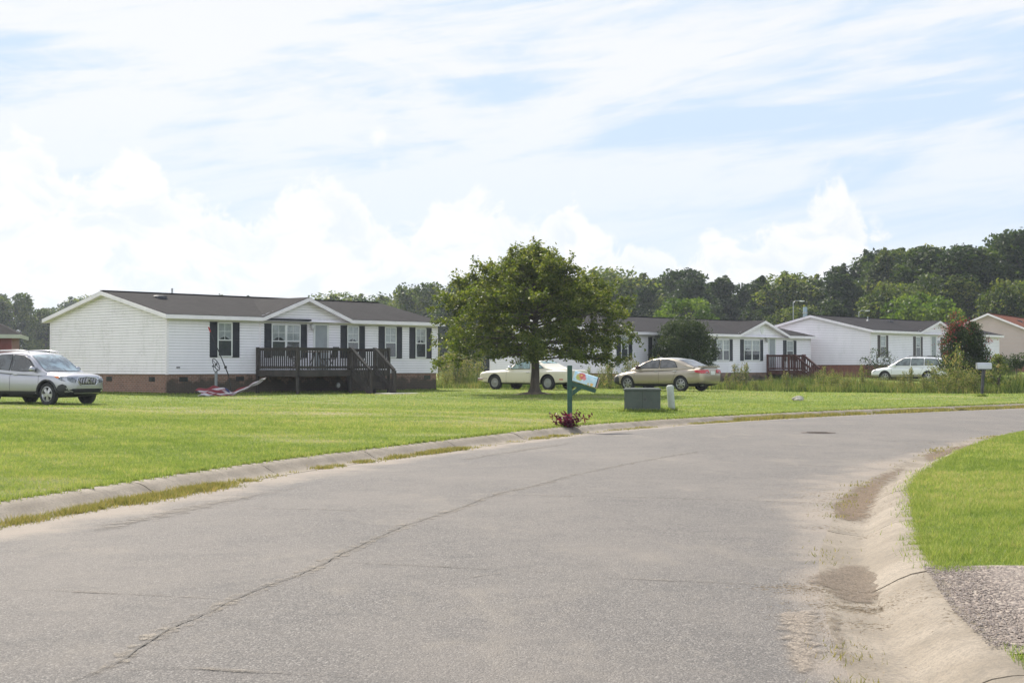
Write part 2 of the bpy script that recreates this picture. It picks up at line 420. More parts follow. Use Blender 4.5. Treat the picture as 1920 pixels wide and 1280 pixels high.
def quads(name, P, U, V, tint, mat, parent=None, diamond=True):
    """leaf / blade cards: centres P, half axes U and V (N,3)"""
    N = len(P)
    if diamond: C = np.stack([P - U, P - V * .9 + U * .1, P + U, P + V * .9 + U * .1], 1)
    else: C = np.stack([P - U - V, P + U - V, P + U + V, P - U + V], 1)
    return polys(name, C, 4, tint, mat, parent)
def polys(name, C, k, tint, mat, parent=None):
    N = len(C); me = bpy.data.meshes.new(name)
    me.vertices.add(N * k); me.vertices.foreach_set('co', C.reshape(-1).astype(np.float32))
    me.loops.add(N * k); me.loops.foreach_set('vertex_index', np.arange(N * k, dtype=np.int32))
    me.polygons.add(N); me.polygons.foreach_set('loop_start', np.arange(0, N * k, k, dtype=np.int32))
    me.update(calc_edges=True)
    a = me.attributes.new('tint', 'FLOAT', 'POINT'); a.data.foreach_set('value', np.repeat(np.clip(tint, 0, 1), k).astype(np.float32))
    me.materials.append(mat)
    return link(name, me, parent)
def rdir(n):
    v = RNG.normal(size=(n, 3)); return v / np.linalg.norm(v, axis=1, keepdims=True)
def leafcloud(name, P, size, mat, parent=None, aspect=.55, tint=None, updown=0.0, diamond=True):
    n = len(P); U = rdir(n); V = np.cross(U, rdir(n)); V /= np.linalg.norm(V, axis=1, keepdims=True) + 1e-9
    if updown: U[:, 2] = U[:, 2] * (1 - updown)
    s = size * RNG.uniform(.6, 1.3, (n, 1))
    if tint is None: tint = RNG.uniform(0, 1, n)
    return quads(name, P, U * s / 2, V * s / 2 * aspect, tint, mat, parent, diamond)

# ------------------------------------------------------------------ terrain, road, kerbs
def spline(P, step=.25):
    P = [np.array(p, float) for p in P]; out = []
    for i in range(len(P) - 1):
        p0 = P[max(i - 1, 0)]; p1 = P[i]; p2 = P[i + 1]; p3 = P[min(i + 2, len(P) - 1)]
        n = max(2, int(np.linalg.norm(p2 - p1) / step))
        for k in range(n):
            t = k / n
            out.append(.5 * (2 * p1 + (p2 - p0) * t + (2 * p0 - 5 * p1 + 4 * p2 - p3) * t * t + (3 * p1 - p0 - 3 * p2 + p3) * t ** 3))
    out.append(P[-1]); return np.array(out)
def sm(a): a = np.clip(a, 0, 1); return a * a * (3 - 2 * a)
LE = spline([(-8.2, -14), (-6.5, 0), (-5.7, 5), (-4.78, 10.2), (-4.2, 12.8), (-3.68, 15), (-2.57, 19.1), (-1.09, 23.1), (.5, 27.2), (1.5, 29.5), (2.77, 31.8),
             (4.3, 34.2), (7.4, 38.2), (10.3, 41.3), (13.5, 44.4), (17, 47.7), (24, 54), (40, 67), (90, 108)])
RE = spline([(-.6, -14), (.75, 0), (1.15, 4), (1.46, 6.25), (1.54, 6.8), (1.67, 7.72), (1.86, 8.71), (2.12, 10.1), (2.41, 11.3), (2.67, 12.3), (3.56, 15.6),
             (4.45, 18), (6.14, 22.1), (8.1, 26.2), (9.6, 28.7), (13, 33.3), (18, 38.6), (28, 47.4), (44, 60.6), (100, 107)])
def normals(C, side):
    t = np.gradient(C, axis=0); t /= np.linalg.norm(t, axis=1, keepdims=True)
    return np.stack([-t[:, 1], t[:, 0]], 1) * side     # +1 = left of travel
LN = normals(LE, 1); RN = normals(RE, -1)
LKW, RKW = .54, .66
LB = LE + LN * LKW; RB = RE + RN * RKW
xLE = lambda y: np.interp(y, LE[:, 1], LE[:, 0]); xRE = lambda y: np.interp(y, RE[:, 1], RE[:, 0])
xLB = lambda y: np.interp(y, LB[:, 1], LB[:, 0]); xRB = lambda y: np.interp(y, RB[:, 1], RB[:, 0])
def lownoise(x, y):
    return .5 * np.sin(x * .31 + 1.3 * np.sin(y * .17)) * np.cos(y * .23 + .7) + .3 * np.sin(x * .83 + y * .47) + .2 * np.cos(y * 1.31 - x * .57)
def zL(x, y):
    x = np.asarray(x, float); y = np.asarray(y, float)
    d = np.maximum(xLB(y) - x, 0) * .82
    z = .125 + .035 * sm(d / 3) + .115 * sm((y - 45) / 9.5)
    z = z + .48 * sm((y - 76) / 20) * sm((x - 6) / 14) + .35 * sm((y - 100) / 30) * sm((x - 20) / 20)
    return z + lownoise(x, y) * .02 * sm(d / 4)
def zR(x, y): return .105 + .06 * sm((np.asarray(x, float) - xRB(y)) / 4) + .0 * y
DRY = spline([(-16, 42.6), (-12.9, 41.2), (-8.4, 38.2), (-4.6, 36.6), (-.75, 33.9), (2.0, 31.3), (3.0, 31.3)], .4)
DRY2 = spline([(-16, 45.2), (-12, 44), (-7, 41), (-3, 39.0), (1, 36)], .4)
def dryness(x, y):
    x = np.asarray(x, float); y = np.asarray(y, float)
    sh = x.shape; X = x.reshape(-1); Y = y.reshape(-1); out = np.zeros(len(X))
    sel = (Y > 26) & (Y < 50) & (X < 8) & (X > -20)
    if sel.any():
        P = np.stack([X[sel], Y[sel]], 1)
        d = np.full(len(P), 9.)
        for q in DRY: d = np.minimum(d, np.hypot(P[:, 0] - q[0], P[:, 1] - q[1]))
        d2 = np.full(len(P), 9.)
        for q in DRY2: d2 = np.minimum(d2, np.hypot(P[:, 0] - q[0], P[:, 1] - q[1]))
        w = 1 + .35 * lownoise(P[:, 0] * 3, P[:, 1] * 2.2)
        out[sel] = np.maximum(.85 * sm(1.15 - d / (1.3 * w)) * (.6 + .6 * lownoise(P[:, 0] * 1.9, P[:, 1] * 3)), .5 * sm(1.1 - d2 / (1.0 * w)) * (.6 + .6 * lownoise(P[:, 0] * 2.3, P[:, 1] * 3)))
    out = out + .5 * sm(lownoise(X * 1.7 + 3, Y * 2.6) * 1.6 - .3) + .35 * sm(lownoise(X * 5.7 + 3, Y * 6.6) * 1.6 - .5)
    # worn band of brown turf just behind the far kerb
    g = xLB(Y) - X
    out = np.maximum(out, .75 * sm((Y - 33) / 6) * sm(1.25 - g / 1.1) * (.65 + .35 * lownoise(X * 4, Y * 3)))
    return np.clip(out, 0, 1).reshape(sh)

def grid_mesh(name, X, Y, Z, mat, attr=None, kind='structure'):
    r, c = X.shape; me = bpy.data.meshes.new(name)
    V = np.stack([X, Y, Z], -1).reshape(-1, 3)
    idx = np.arange(r * c).reshape(r, c)
    F = np.stack([idx[:-1, :-1], idx[:-1, 1:], idx[1:, 1:], idx[1:, :-1]], -1).reshape(-1, 4)
    me.vertices.add(len(V)); me.vertices.foreach_set('co', V.reshape(-1).astype(np.float32))
    me.loops.add(F.size); me.loops.foreach_set('vertex_index', F.reshape(-1).astype(np.int32))
    me.polygons.add(len(F)); me.polygons.foreach_set('loop_start', np.arange(0, F.size, 4, dtype=np.int32))
    me.update(calc_edges=True)
    me.polygons.foreach_set('use_smooth', [True] * len(F))
    if attr is not None:
        a = me.attributes.new('dry', 'FLOAT', 'POINT'); a.data.foreach_set('value', attr.reshape(-1).astype(np.float32))
    me.materials.append(mat)
    me.update()
    if len(me.polygons) and me.polygons[0].normal.z < 0: me.flip_normals()
    return tag(link(name, me), kind=kind)

def lawn_mat():
    m, T, p, oc, out = new_mat('lawn_turf')
    dry = T.new('ShaderNodeAttribute', attribute_name='dry').outputs['Fac']
    a = T.noise(oc, .35, 5, .6); b = T.noise(T.scale(oc, (.5, 1.6, 1)), 1.7, 5, .65); c = T.noise(oc, 28, 4, .7)
    g = T.mix(T.smooth(a, .35, .65), (.13, .185, .036), (.19, .24, .05))
    g = T.mix(T.math('MULTIPLY', T.smooth(b, .5, .72), .45), g, (.29, .285, .085))
    g = T.mix(T.math('MULTIPLY', T.smooth(c, .42, .62), .4), g, (.09, .125, .022))
    dn = T.math('MULTIPLY', dry, T.smooth(T.noise(T.scale(oc, (.8, 1.5, 1)), 3.0, 5, .7), .25, .6))
    g = T.mix(dn, g, (.33, .265, .17))
    T.set(p.inputs['Base Color'], g); p.inputs['Roughness'].default_value = .95; p.inputs['Specular IOR Level'].default_value = .15
    bump(T, p, T.math('ADD', c, T.noise(oc, 90, 3, .7)), .8, .03)
    return m
MT['lawn'] = lawn_mat()
ys = np.concatenate([np.arange(-12, 60, .3), 60 + np.cumsum(np.geomspace(.5, 60, 45))])
off = np.concatenate([[0, .08, .2], np.arange(.45, 34, .45), 34 + np.cumsum(np.geomspace(.7, 90, 26))])
YY = np.repeat(ys[:, None], len(off), 1); XX = xLB(ys)[:, None] - off[None, :]
# beyond the far end of the kerb the sheet widens to the right behind everything
farw = sm((ys - 110) / 80)[:, None] * 500
XX = XX + farw * (1 - np.minimum(off / off[-1], 1))[None, :]
ZZ = zL(XX, YY); ZZ[:, 0] = .100
grid_mesh('lawn', XX, YY, ZZ, MT['lawn'], dryness(XX, YY))
ysr = np.concatenate([np.arange(-12, 60, .4), np.arange(60, 108, 2)])
offr = np.concatenate([[0, .1, .25], np.arange(.5, 12, .5), 12 + np.cumsum(np.geomspace(.8, 20, 14))])
YR = np.repeat(ysr[:, None], len(offr), 1); XR = xRB(ysr)[:, None] + offr[None, :]
ZR = zR(XR, YR); ZR[:, 0] = .098
grid_mesh('verge', XR, YR, ZR, MT['lawn'], np.clip(.9 * sm(1.2 - offr / .22)[None, :] * np.ones_like(XR) * .6, 0, 1))
m = simple('field_soil', (.10, .14, .03), .95, .3, .02)
b = MB(); b.add([(-2600, -400, -.12), (2600, -400, -.12), (2600, 3500, -.12), (-2600, 3500, -.12)], [(0, 1, 2, 3)])
tag(b.build('ground', m), kind='structure')

def road_mat():
    m, T, p, oc, out = new_mat('weathered_asphalt')
    edge = T.new('ShaderNodeAttribute', attribute_name='dry').outputs['Fac']
    v = T.new('ShaderNodeTexVoronoi', i_Vector=oc); v.inputs['Scale'].default_value = 115; v.inputs['Randomness'].default_value = 1
    vr = T.ramp(T.new('ShaderNodeSeparateColor', i_0=v.outputs['Color']).outputs[0], [(0, (.064, .060, .058)), (.5, (.113, .102, .094)), (.80, (.148, .134, .122)), (1, (.27, .25, .23))])
    f = T.noise(oc, 230, 3, .8)
    c = T.mix(T.math('MULTIPLY', T.smooth(f, .35, .7), .35), vr, (.17, .162, .155))
    big = T.noise(T.scale(oc, (1, .6, 1)), .45, 6, .62); mid = T.noise(oc, 2.2, 6, .65)
    c = T.mix(T.math('MULTIPLY', T.smooth(big, .38, .66), .5), c, (.188, .168, .149))
    c = T.mix(T.math('MULTIPLY', T.smooth(mid, .50, .72), .35), c, (.080, .077, .075))
    pale = T.noise(T.scale(oc, (1, .5, 1), (4.2, 1.7, 0)), .8, 6, .7)
    c = T.mix(T.math('MULTIPLY', T.smooth(pale, .54, .68), T.math('MULTIPLY', T.smooth(f, .3, .55), .5)), c, (.215, .19, .16))
    vein = T.noise(T.scale(oc, (1, 1, 1)), 1.1, 7, .6, .8)
    ridge = T.math('ABSOLUTE', T.math('SUBTRACT', vein, .5))
    c = T.mix(T.math('MULTIPLY', T.smooth(ridge, .02, .0), .16), c, (.22, .195, .165))
    dust = T.smooth(T.math('ADD', edge, T.math('MULTIPLY', T.math('SUBTRACT', T.noise(T.scale(oc, (1, 1, 1)), 1.3, 6, .65), .5), 1.3)), .35, .95)
    c = T.mix(T.math('MULTIPLY', dust, .72), c, (.29, .245, .20))
    T.set(p.inputs['Base Color'], c); p.inputs['Roughness'].default_value = .88; p.inputs['Specular IOR Level'].default_value = .3
    h = T.math('ADD', T.math('MULTIPLY', v.outputs['Distance'], -1.3), T.math('MULTIPLY', f, .6))
    bump(T, p, h, .6, .008)
    return m
MT['road'] = road_mat()
yr = np.concatenate([np.arange(-12, 60, .35), np.arange(60, 106, 2)])
u = np.linspace(0, 1, 34)
XL = xLE(yr) - .0; XRr = xRE(yr)
X = XL[:, None] + (XRr - XL)[:, None] * u[None, :]; Y = np.repeat(yr[:, None], 34, 1)
crown = .035 * (1 - (2 * u - 1) ** 2)[None, :] * np.ones_like(X)
dl = (X - XL[:, None]) * .9; dr = (XRr[:, None] - X) * .9
edg = np.maximum(.95 * sm(1 - dl / (.95 + .5 * sm((25 - Y) / 10))), .80 * sm(1 - dr / (.5 + .9 * sm((Y - 11) / 4) * sm((24 - Y) / 6))))
grid_mesh('road', X, Y, crown - .002, MT['road'], edg)
def zroad(x, y):
    a = xLE(y); c = xRE(y); t = (x - a) / (c - a); return .035 * (1 - (2 * t - 1) ** 2)

def kerb_mat():
    m, T, p, oc, out = new_mat('weathered_kerb_concrete')
    n = T.noise(oc, 1.4, 6, .65); f = T.noise(oc, 45, 5, .7); g = T.noise(oc, 5, 5, .7)
    c = T.mix(T.smooth(n, .35, .65), (.205, .167, .122), (.30, .252, .195))
    c = T.mix(T.math('MULTIPLY', T.smooth(f, .42, .68), .6), c, (.105, .092, .075))
    st = T.noise(T.scale(oc, (1, 1, 1)), 2.6, 7, .72, .8)
    c = T.mix(T.math('MULTIPLY', T.smooth(st, .52, .66), .55), c, (.14, .118, .09))
    c = T.mix(T.math('MULTIPLY', T.smooth(g, .55, .75), .5), c, (.15, .125, .095))
    ff = T.noise(oc, 150, 3, .75)
    c = T.mix(T.math('MULTIPLY', T.smooth(ff, .42, .6), .42), c, (.11, .098, .08))
    v = T.new('ShaderNodeTexVoronoi', i_Vector=oc); v.inputs['Scale'].default_value = 70
    c = T.mix(T.math('MULTIPLY', T.smooth(v.outputs['Distance'], .2, .0), .25), c, (.12, .11, .10))
    T.set(p.inputs['Base Color'], c); p.inputs['Roughness'].default_value = .9
    bump(T, p, T.math('ADD', f, g), .6, .008)
    return m
MT['kerb'] = kerb_mat()
def arclen(C): return np.concatenate([[0], np.cumsum(np.linalg.norm(np.diff(C, axis=0), axis=1))])
def kerb(name, C, N, prof, joint=3.05, phase=0.0):
    s = arclen(C); mb = MB(); L = s[-1]
    k = phase; segs = []
    while k < min(L, 92):
        segs.append((max(k, 0), min(k + joint - .022, L))); k += joint
    P = lambda t: np.array([np.interp(t, s, C[:, 0]), np.interp(t, s, C[:, 1])])
    Q = lambda t: np.array([np.interp(t, s, N[:, 0]), np.interp(t, s, N[:, 1])])
    rj = random.Random(5)
    for a, bb in segs:
        n = 13; dz = rj.uniform(-.006, .006); tw = rj.uniform(-.004, .004)
        vs = []; fs = []; m_ = len(prof)
        for i in range(n):
            t = a + (bb - a) * i / (n - 1); c = P(t); q = Q(t); q = q / np.linalg.norm(q)
            for j, (d, z) in enumerate(prof):
                e = (rj.uniform(-.0012, .0012) if 0 < j < m_ - 2 else 0)
                vs.append((c[0] + q[0] * d, c[1] + q[1] * d, z + dz * (j / m_) + e))
        for i in range(n - 1):
            for j in range(m_ - 1): fs.append((i * m_ + j, (i + 1) * m_ + j, (i + 1) * m_ + j + 1, i * m_ + j + 1))
        fs.append(tuple(range(m_))); fs.append(tuple((n - 1) * m_ + j for j in reversed(range(m_))))
        mb.add(vs, fs)
    o = mb.build(name, MT['kerb'], smooth=35)
    return tag(o, kind='structure')
PL = [(-.02, -.10), (-.012, .002), (.08, -.006), (.17, -.008), (.235, .008), (.30, .040), (.36, .078), (.42, .102), (.48, .113), (.56, .118), (.60, .09), (.60, -.1)]
PR = [(-.02, -.10), (-.012, .002), (.06, -.012), (.16, -.026), (.25, -.034), (.30, -.026), (.36, .006), (.44, .050), (.52, .085), (.60, .102), (.68, .108), (.73, .09), (.73, -.1)]
kerb('kerb', LE, LN, PL, phase=-.6)
kerb('kerb', RE, RN, PR, phase=-1.2)

# cracks in the asphalt: thin dark ribbons with sand washed into them
def ribbon(mb, pts, w, dz, mi, jit=.02, seed=1, taper=True, wob=.0):
    r = random.Random(seed); C = spline(pts, .06); n = len(C)
    T_ = np.gradient(C, axis=0); T_ /= np.linalg.norm(T_, axis=1, keepdims=True); Nn = np.stack([-T_[:, 1], T_[:, 0]], 1)
    vs = []; fs = []; o1 = 0; o2 = 0
    for i in range(n):
        o1 = o1 * .93 + r.uniform(-1, 1) * jit; ww = w * r.uniform(.45, 1.3)
        if taper: ww *= min(1, (min(i, n - 1 - i) + 1) / 12)
        o2 = o2 * .9 + r.uniform(-1, 1) * wob
        c = C[i] + Nn[i] * o1
        for sgn in (-1, 1):
            q = c + Nn[i] * (sgn * ww / 2 + o2); vs.append((q[0], q[1], zroad(q[0], q[1]) + dz))
    for i in range(n - 1): fs.append((2 * i, 2 * i + 2, 2 * i + 3, 2 * i + 1))
    mb.add(vs, fs, mi)
def g(px, py, z=.02):                     # where a point of the road surface lies
    D = (CAMZ - z) * 2750 / (py - 686); return ((px - 960) / 2750 * D, D)
m_crack = simple('dark_crack', (.085, .077, .068), .95, .3, 9)
def sand_mat(name, col, thr):
    m, T, p, oc, out = new_mat(name)
    n = T.noise(oc, 9, 6, .7); f = T.noise(oc, 80, 3, .7)
    f2 = T.noise(oc, 24, 5, .75)
    c_ = T.mix(T.smooth(f, .38, .62), tuple(c * .62 for c in col), tuple(c * 1.2 for c in col))
    c_ = T.mix(T.math('MULTIPLY', T.smooth(f2, .45, .62), .7), c_, tuple(c * .5 for c in col))
    T.set(p.inputs['Base Color'], c_)
    p.inputs['Roughness'].default_value = .95
    edge = T.new('ShaderNodeAttribute', attribute_name='dry').outputs['Fac']
    a = T.smooth(T.math('ADD', n, T.math('MULTIPLY', edge, .5)), thr, thr + .28)
    T.set(p.inputs['Alpha'], T.math('MULTIPLY', T.math('MULTIPLY', a, T.smooth(f, .25, .55)), .8))
    bump(T, p, f, .6, .01)
    return m
mb = MB(); ms_ = MB()
main = [g(130, 1282), g(205, 1252), g(300, 1195), g(395, 1152), g(478, 1112), g(560, 1080), g(610, 1056), g(700, 1012), g(765, 985), g(850, 958), g(930, 930), g(1010, 910), g(1110, 885), g(1210, 865), g(1330, 845)]
ribbon(mb, main, .010, .0045, 0, .008, 3); ribbon(ms_, main, .14, .0025, 0, .008, 3, True, .004)
for i, pts in enumerate([[g(375, 951), g(525, 954), g(640, 958), g(725, 961), g(850, 963)], [g(0, 1106), g(80, 1107), g(160, 1111), g(350, 1121), g(410, 1124)],
                         [g(625, 1058), g(700, 1059), g(750, 1061), g(945, 1070), g(1040, 1074)], [g(810, 1094), g(870, 1086), g(945, 1074)], [g(1090, 1080), g(1250, 1086), g(1480, 1092)],
                         [g(960, 930), g(1200, 934), g(1400, 937), g(1590, 941)], [g(1380, 870), g(1540, 873), g(1690, 877)], [g(1600, 826), g(1720, 827), g(1830, 829)],
                         [g(200, 1262), g(350, 1255), g(480, 1262), g(700, 1272)]]):
    ribbon(mb, pts, .007, .006, 0, .006, 11 + i)
    ribbon(ms_, pts, .06, .0042, 0, .006, 11 + i, True, .003)
tag(mb.build('road_crack', m_crack), kind='structure')
tag(ms_.build('road_crack_sand', sand_mat('crack_sand', (.30, .26, .21), .42)), kind='structure')

def patch(name, pts, col, thr, dz, zf, seed, step=.1, soft=.35):
    """thin layer of washed-out dirt inside a closed outline, ragged towards its edge"""
    P = np.array(pts); x0, y0 = P.min(0) - soft; x1, y1 = P.max(0) + soft
    xs = np.arange(x0, x1, step); yy = np.arange(y0, y1, step)
    X, Y = np.meshgrid(xs, yy); ins = np.zeros(X.shape, bool); dmin = np.full(X.shape, 9.)
    n = len(P)
    for i in range(n):
        a = P[i]; c = P[(i + 1) % n]
        cond = ((a[1] > Y) != (c[1] > Y)) & (X < (c[0] - a[0]) * (Y - a[1]) / (c[1] - a[1] + 1e-12) + a[0])
        ins ^= cond
        ab = c - a; t = np.clip(((X - a[0]) * ab[0] + (Y - a[1]) * ab[1]) / (ab @ ab + 1e-9), 0, 1)
        dmin = np.minimum(dmin, np.hypot(X - a[0] - t * ab[0], Y - a[1] - t * ab[1]))
    sdf = np.where(ins, dmin, -dmin); e = sm(.5 + sdf / (2 * soft)) * 2 - 1
    return grid_mesh(name, X, Y, zf(X, Y) + dz, sand_mat(name + '_dirt', col, thr), e, 'stuff')
KR_s = arclen(RE)
def z_any(x, y):
    """height of road, gutter or kerb on the inner side of the bend"""
    x = np.asarray(x, float); y = np.asarray(y, float)
    d = (x - xRE(y)) * .95
    zk = np.interp(d, [p[0] for p in PR[1:-1]], [p[1] for p in PR[1:-1]])
    return np.where(d < 0, zroad(x, y), zk)
def gs(l, z=.0): return [g(a, b_, z) for a, b_ in l]
BR = (.205, .140, .088)
patch('dirt_patch', gs([(1545, 945), (1590, 915), (1640, 889), (1705, 862), (1695, 884), (1668, 905), (1652, 940), (1636, 968), (1590, 978), (1552, 966)]), BR, .56, .006, z_any, 1)
patch('dirt_patch', gs([(1722, 852), (1780, 836), (1850, 823), (1860, 826), (1815, 840), (1765, 858), (1730, 864)]), BR, .55, .006, z_any, 2)
patch('dirt_patch', gs([(1490, 1095), (1555, 1058), (1605, 1050), (1645, 1062), (1674, 1085), (1668, 1110), (1650, 1128), (1560, 1135), (1535, 1108)], -.02), (.19, .145, .105), .60, .007, z_any, 3, .05, .24)
patch('dirt_patch', gs([(1545, 1135), (1575, 1150), (1590, 1235), (1575, 1260), (1556, 1180)]), (.19, .15, .11), .47, .005, z_any, 4, .05, .12)
0 and patch('dirt_patch', gs([(1525, 1000), (1590, 968), (1640, 985), (1625, 1020), (1560, 1035), (1535, 1050)]), (.27, .22, .17), .50, .005, z_any, 5, .05, .2)
patch('dirt_patch', gs([(1440, 1150), (1540, 1130), (1560, 1250), (1480, 1280), (1450, 1230)]), (.30, .25, .20), .60, .005, z_any, 6, .06, .2)
patch('dirt_patch', gs([(150, 985), (330, 945), (520, 915), (640, 893), (600, 915), (420, 960), (240, 1000), (60, 1040)]), (.235, .205, .17), .72, .005, lambda x, y: zroad(x, y), 7, .08, .6)
patch('dirt_patch', gs([(840, 862), (960, 842), (1120, 822), (1080, 836), (940, 858), (860, 872)]), (.24, .21, .17), .70, .005, lambda x, y: zroad(x, y), 8, .1, .6)

def stones(name, P, S, mat, kind='stuff'):
    base = np.array([(1, 0, 0), (0, 1, 0), (-1, 0, 0), (0, -1, 0), (0, 0, .42), (0, 0, -.5)], float)
    F = np.array([(0, 1, 4), (1, 2, 4), (2, 3, 4), (3, 0, 4), (1, 0, 5), (2, 1, 5), (3, 2, 5), (0, 3, 5)])
    n = len(P); a = RNG.uniform(0, 2 * pi, n); R = np.zeros((n, 3, 3)); R[:, 0, 0] = np.cos(a); R[:, 0, 1] = -np.sin(a); R[:, 1, 0] = np.sin(a); R[:, 1, 1] = np.cos(a); R[:, 2, 2] = 1
    V = base[None] * RNG.uniform(.55, 1.25, (n, 6, 1)) * np.asarray(S)[:, None, None]
    V = np.einsum('nij,nkj->nki', R, V) + np.asarray(P)[:, None, :]
    C = V[:, F, :].reshape(-1, 3, 3)
    o = polys(name, C, 3, np.repeat(RNG.uniform(0, 1, n), 8), mat)
    return tag(o, kind=kind)
def stone_mat(name, cols):
    m, T, p, oc, out = new_mat(name)
    at = T.new('ShaderNodeAttribute', attribute_name='tint')
    c = T.ramp(at.outputs['Fac'], [(i / (len(cols) - 1), c) for i, c in enumerate(cols)])
    T.set(p.inputs['Base Color'], T.mix(T.noise(oc, 60, 3, .6), c, tuple(x * .6 for x in cols[0]))); p.inputs['Roughness'].default_value = .9
    return m
MT['gravel'] = stone_mat('mixed_gravel', [(.20, .165, .145), (.28, .23, .20), (.36, .30, .26), (.46, .40, .34)])
MT['straw'] = stone_mat('dead_grass_clippings', [(.24, .17, .10), (.34, .26, .16), (.42, .34, .22)])
def gravel_sheet_mat():
    m, T, p, oc, out = new_mat('gravel_bed')
    v = T.new('ShaderNodeTexVoronoi', i_Vector=oc); v.inputs['Scale'].default_value = 34
    n = T.noise(oc, 1.5, 5, .6)
    c = T.ramp(T.new('ShaderNodeSeparateColor', i_0=v.outputs['Color']).outputs[1], [(0, (.15, .125, .11)), (.5, (.24, .195, .17)), (1, (.36, .31, .26))])
    c = T.mix(T.math('MULTIPLY', n, .5), c, (.18, .145, .115))
    T.set(p.inputs['Base Color'], c); p.inputs['Roughness'].default_value = .95
    bump(T, p, T.math('MULTIPLY', v.outputs['Distance'], -1), .8, .02); return m
yg = np.linspace(6.45, 9.0, 26); ug = np.concatenate([[0, .1], np.geomspace(.25, 16, 22)])
YG = np.repeat(yg[:, None], len(ug), 1); XG = xRB(yg)[:, None] + .01 + ug[None, :]
YG = YG + .2 * lownoise(XG * 5, YG * 5) + .04 * (XG - 2.5)
grid_mesh('gravel_drive', XG, YG, zR(XG, YG) + .012 - .012 * np.exp(-ug * 8)[None, :], gravel_sheet_mat())
def insideR(x, y): return x > xRB(y) + .01
n = 16000; y = RNG.uniform(6.3, 9.25, n); x = xRB(y) - .06 + RNG.exponential(1.6, n)
ok = (y > 6.5 + .1 * lownoise(x * 5, y)) & (y < 9.05 + .15 * lownoise(x * 5, x * 3) + .04 * (x - 2.5)) & (x < 11)
x, y = x[ok], y[ok]
stones('loose_gravel', np.stack([x, y, zR(x, y) + .012], 1), RNG.uniform(.0035, .010, len(x)) * RNG.choice([1, 1, 1.4], len(x)), MT['gravel'])
# pebbles and debris collected in the inner gutter
P = []
for cx, cy, sx, sy, n in [(*g(1620, 1090), .18, .35, 900), (*g(1560, 1110), .16, .35, 500), (*g(1600, 945), .35, 1.6, 500), (*g(1645, 900), .3, 1.5, 260), (*g(1560, 1180), .1, .5, 250), (*g(1790, 842), .3, 1.5, 120)]:
    P.append(np.stack([RNG.normal(cx, sx, n), RNG.normal(cy, sy, n)], 1))
P = np.concatenate(P)
stones('gutter_pebbles', np.stack([P[:, 0], P[:, 1], z_any(P[:, 0], P[:, 1]) + .004], 1), RNG.uniform(.002, .006, len(P)), MT['straw'])
# dead clippings: little sticks lying in drifts
def clippings(spots):
    Cs = []; 
    for (px, py, sx, sy, n) in spots:
        cx, cy = g(px, py); n = int(n * .55); x = RNG.normal(cx, sx * 1.2, n); y = RNG.normal(cy, sy * 1.6, n); z = z_any(x, y) + RNG.uniform(.002, .006, n)
        a = RNG.normal(0, .5, n); L = RNG.uniform(.008, .022, n); w = .0022
        d = np.stack([np.cos(a), np.sin(a), RNG.uniform(-.05, .08, n)], 1) * L[:, None]; q = np.stack([-np.sin(a), np.cos(a), np.ones(n)], 1) * w
        p = np.stack([x, y, z], 1); Cs.append(np.stack([p - d, p + q, p + d], 1))
    C = np.concatenate(Cs)
    return tag(polys('grass_clippings', C, 3, RNG.uniform(0, 1, len(C)), MT['straw']), kind='stuff')
clippings([(1520, 1098, .16, .06, 500), (1610, 1127, .12, .04, 450), (1690, 1120, .1, .05, 130), (1610, 955, .3, .25, 600), (1640, 925, .3, .5, 700), (1560, 930, .25, .2, 260), (1765, 845, .4, .4, 500), (1820, 830, .5, .4, 500),
           (1700, 870, .25, .6, 400), (1600, 1155, .12, .05, 200), (1550, 985, .1, .06, 120), (1630, 998, .04, .05, 60), (1800, 1175, .1, .08, 120), (1830, 1190, .12, .05, 90), (1740, 1140, .08, .05, 80)])

# ------------------------------------------------------------------ lawn grass blades
def blades(x, y, z, h, w, tint, lean=.45):
    n = len(x); a = RNG.uniform(0, 2 * pi, n); p = np.stack([x, y, z], 1)
    side = np.stack([np.cos(a), np.sin(a), np.zeros(n)], 1) * (w / 2)[:, None]
    b = RNG.uniform(0, 2 * pi, n); l = RNG.uniform(0, lean, n) * h
    tip = p + np.stack([np.cos(b) * l, np.sin(b) * l, h], 1)
    return np.stack([p - side, p + side, tip], 1), tint
Cs = []; Ts = []
def area(n, y0, y1, xr, ok, h0, h1, w, zf, pw=1.0):
    y = RNG.uniform(y0, y1, n); lo, hi = xr(y); x = lo + (hi - lo) * RNG.uniform(0, 1, n)
    k = ok(x, y); x = x[k]; y = y[k]; d = dryness(x, y) if zf is zL else np.zeros(len(x))
    keep = RNG.uniform(0, 1, len(x)) > d * .75; x = x[keep]; y = y[keep]; d = d[keep]
    hh = RNG.uniform(h0, h1, len(x)) * (1 - .4 * d) * (1 + .25 * lownoise(x * 2.1, y * 3.3)); ww = np.full(len(x), w)
    t = np.clip(.36 + .26 * lownoise(x * .9 + 5, y * 1.7) + .13 * lownoise(x * 4.3, y * 5.1) + .12 * lownoise(x * 13, y * 11) + RNG.normal(0, .22, len(x)) + .5 * d, 0, 1)
    for cs_, am in ((.09, .16), (.31, .12)):
        ix = np.floor(x / cs_ + .5 * np.sin(y * 9)).astype(int); iy = np.floor(y / cs_ / 1.2).astype(int); hsh = np.sin(ix * 127.1 + iy * 311.7) * 43758.5453; hsh = hsh - np.floor(hsh)
        t = t + (hsh - .5) * 2 * am; hh = hh * (.75 + .5 * hsh)
    C, t = blades(x, y, zf(x, y) - .005, hh, ww, np.clip(t, 0, 1), 1.3); Cs.append(C); Ts.append(t)
lw = lambda y: (-.42 * y - 2.5, np.minimum(xLB(y) - .01, .42 * y + 2))
okL = lambda x, y: x < xLB(y) - .01
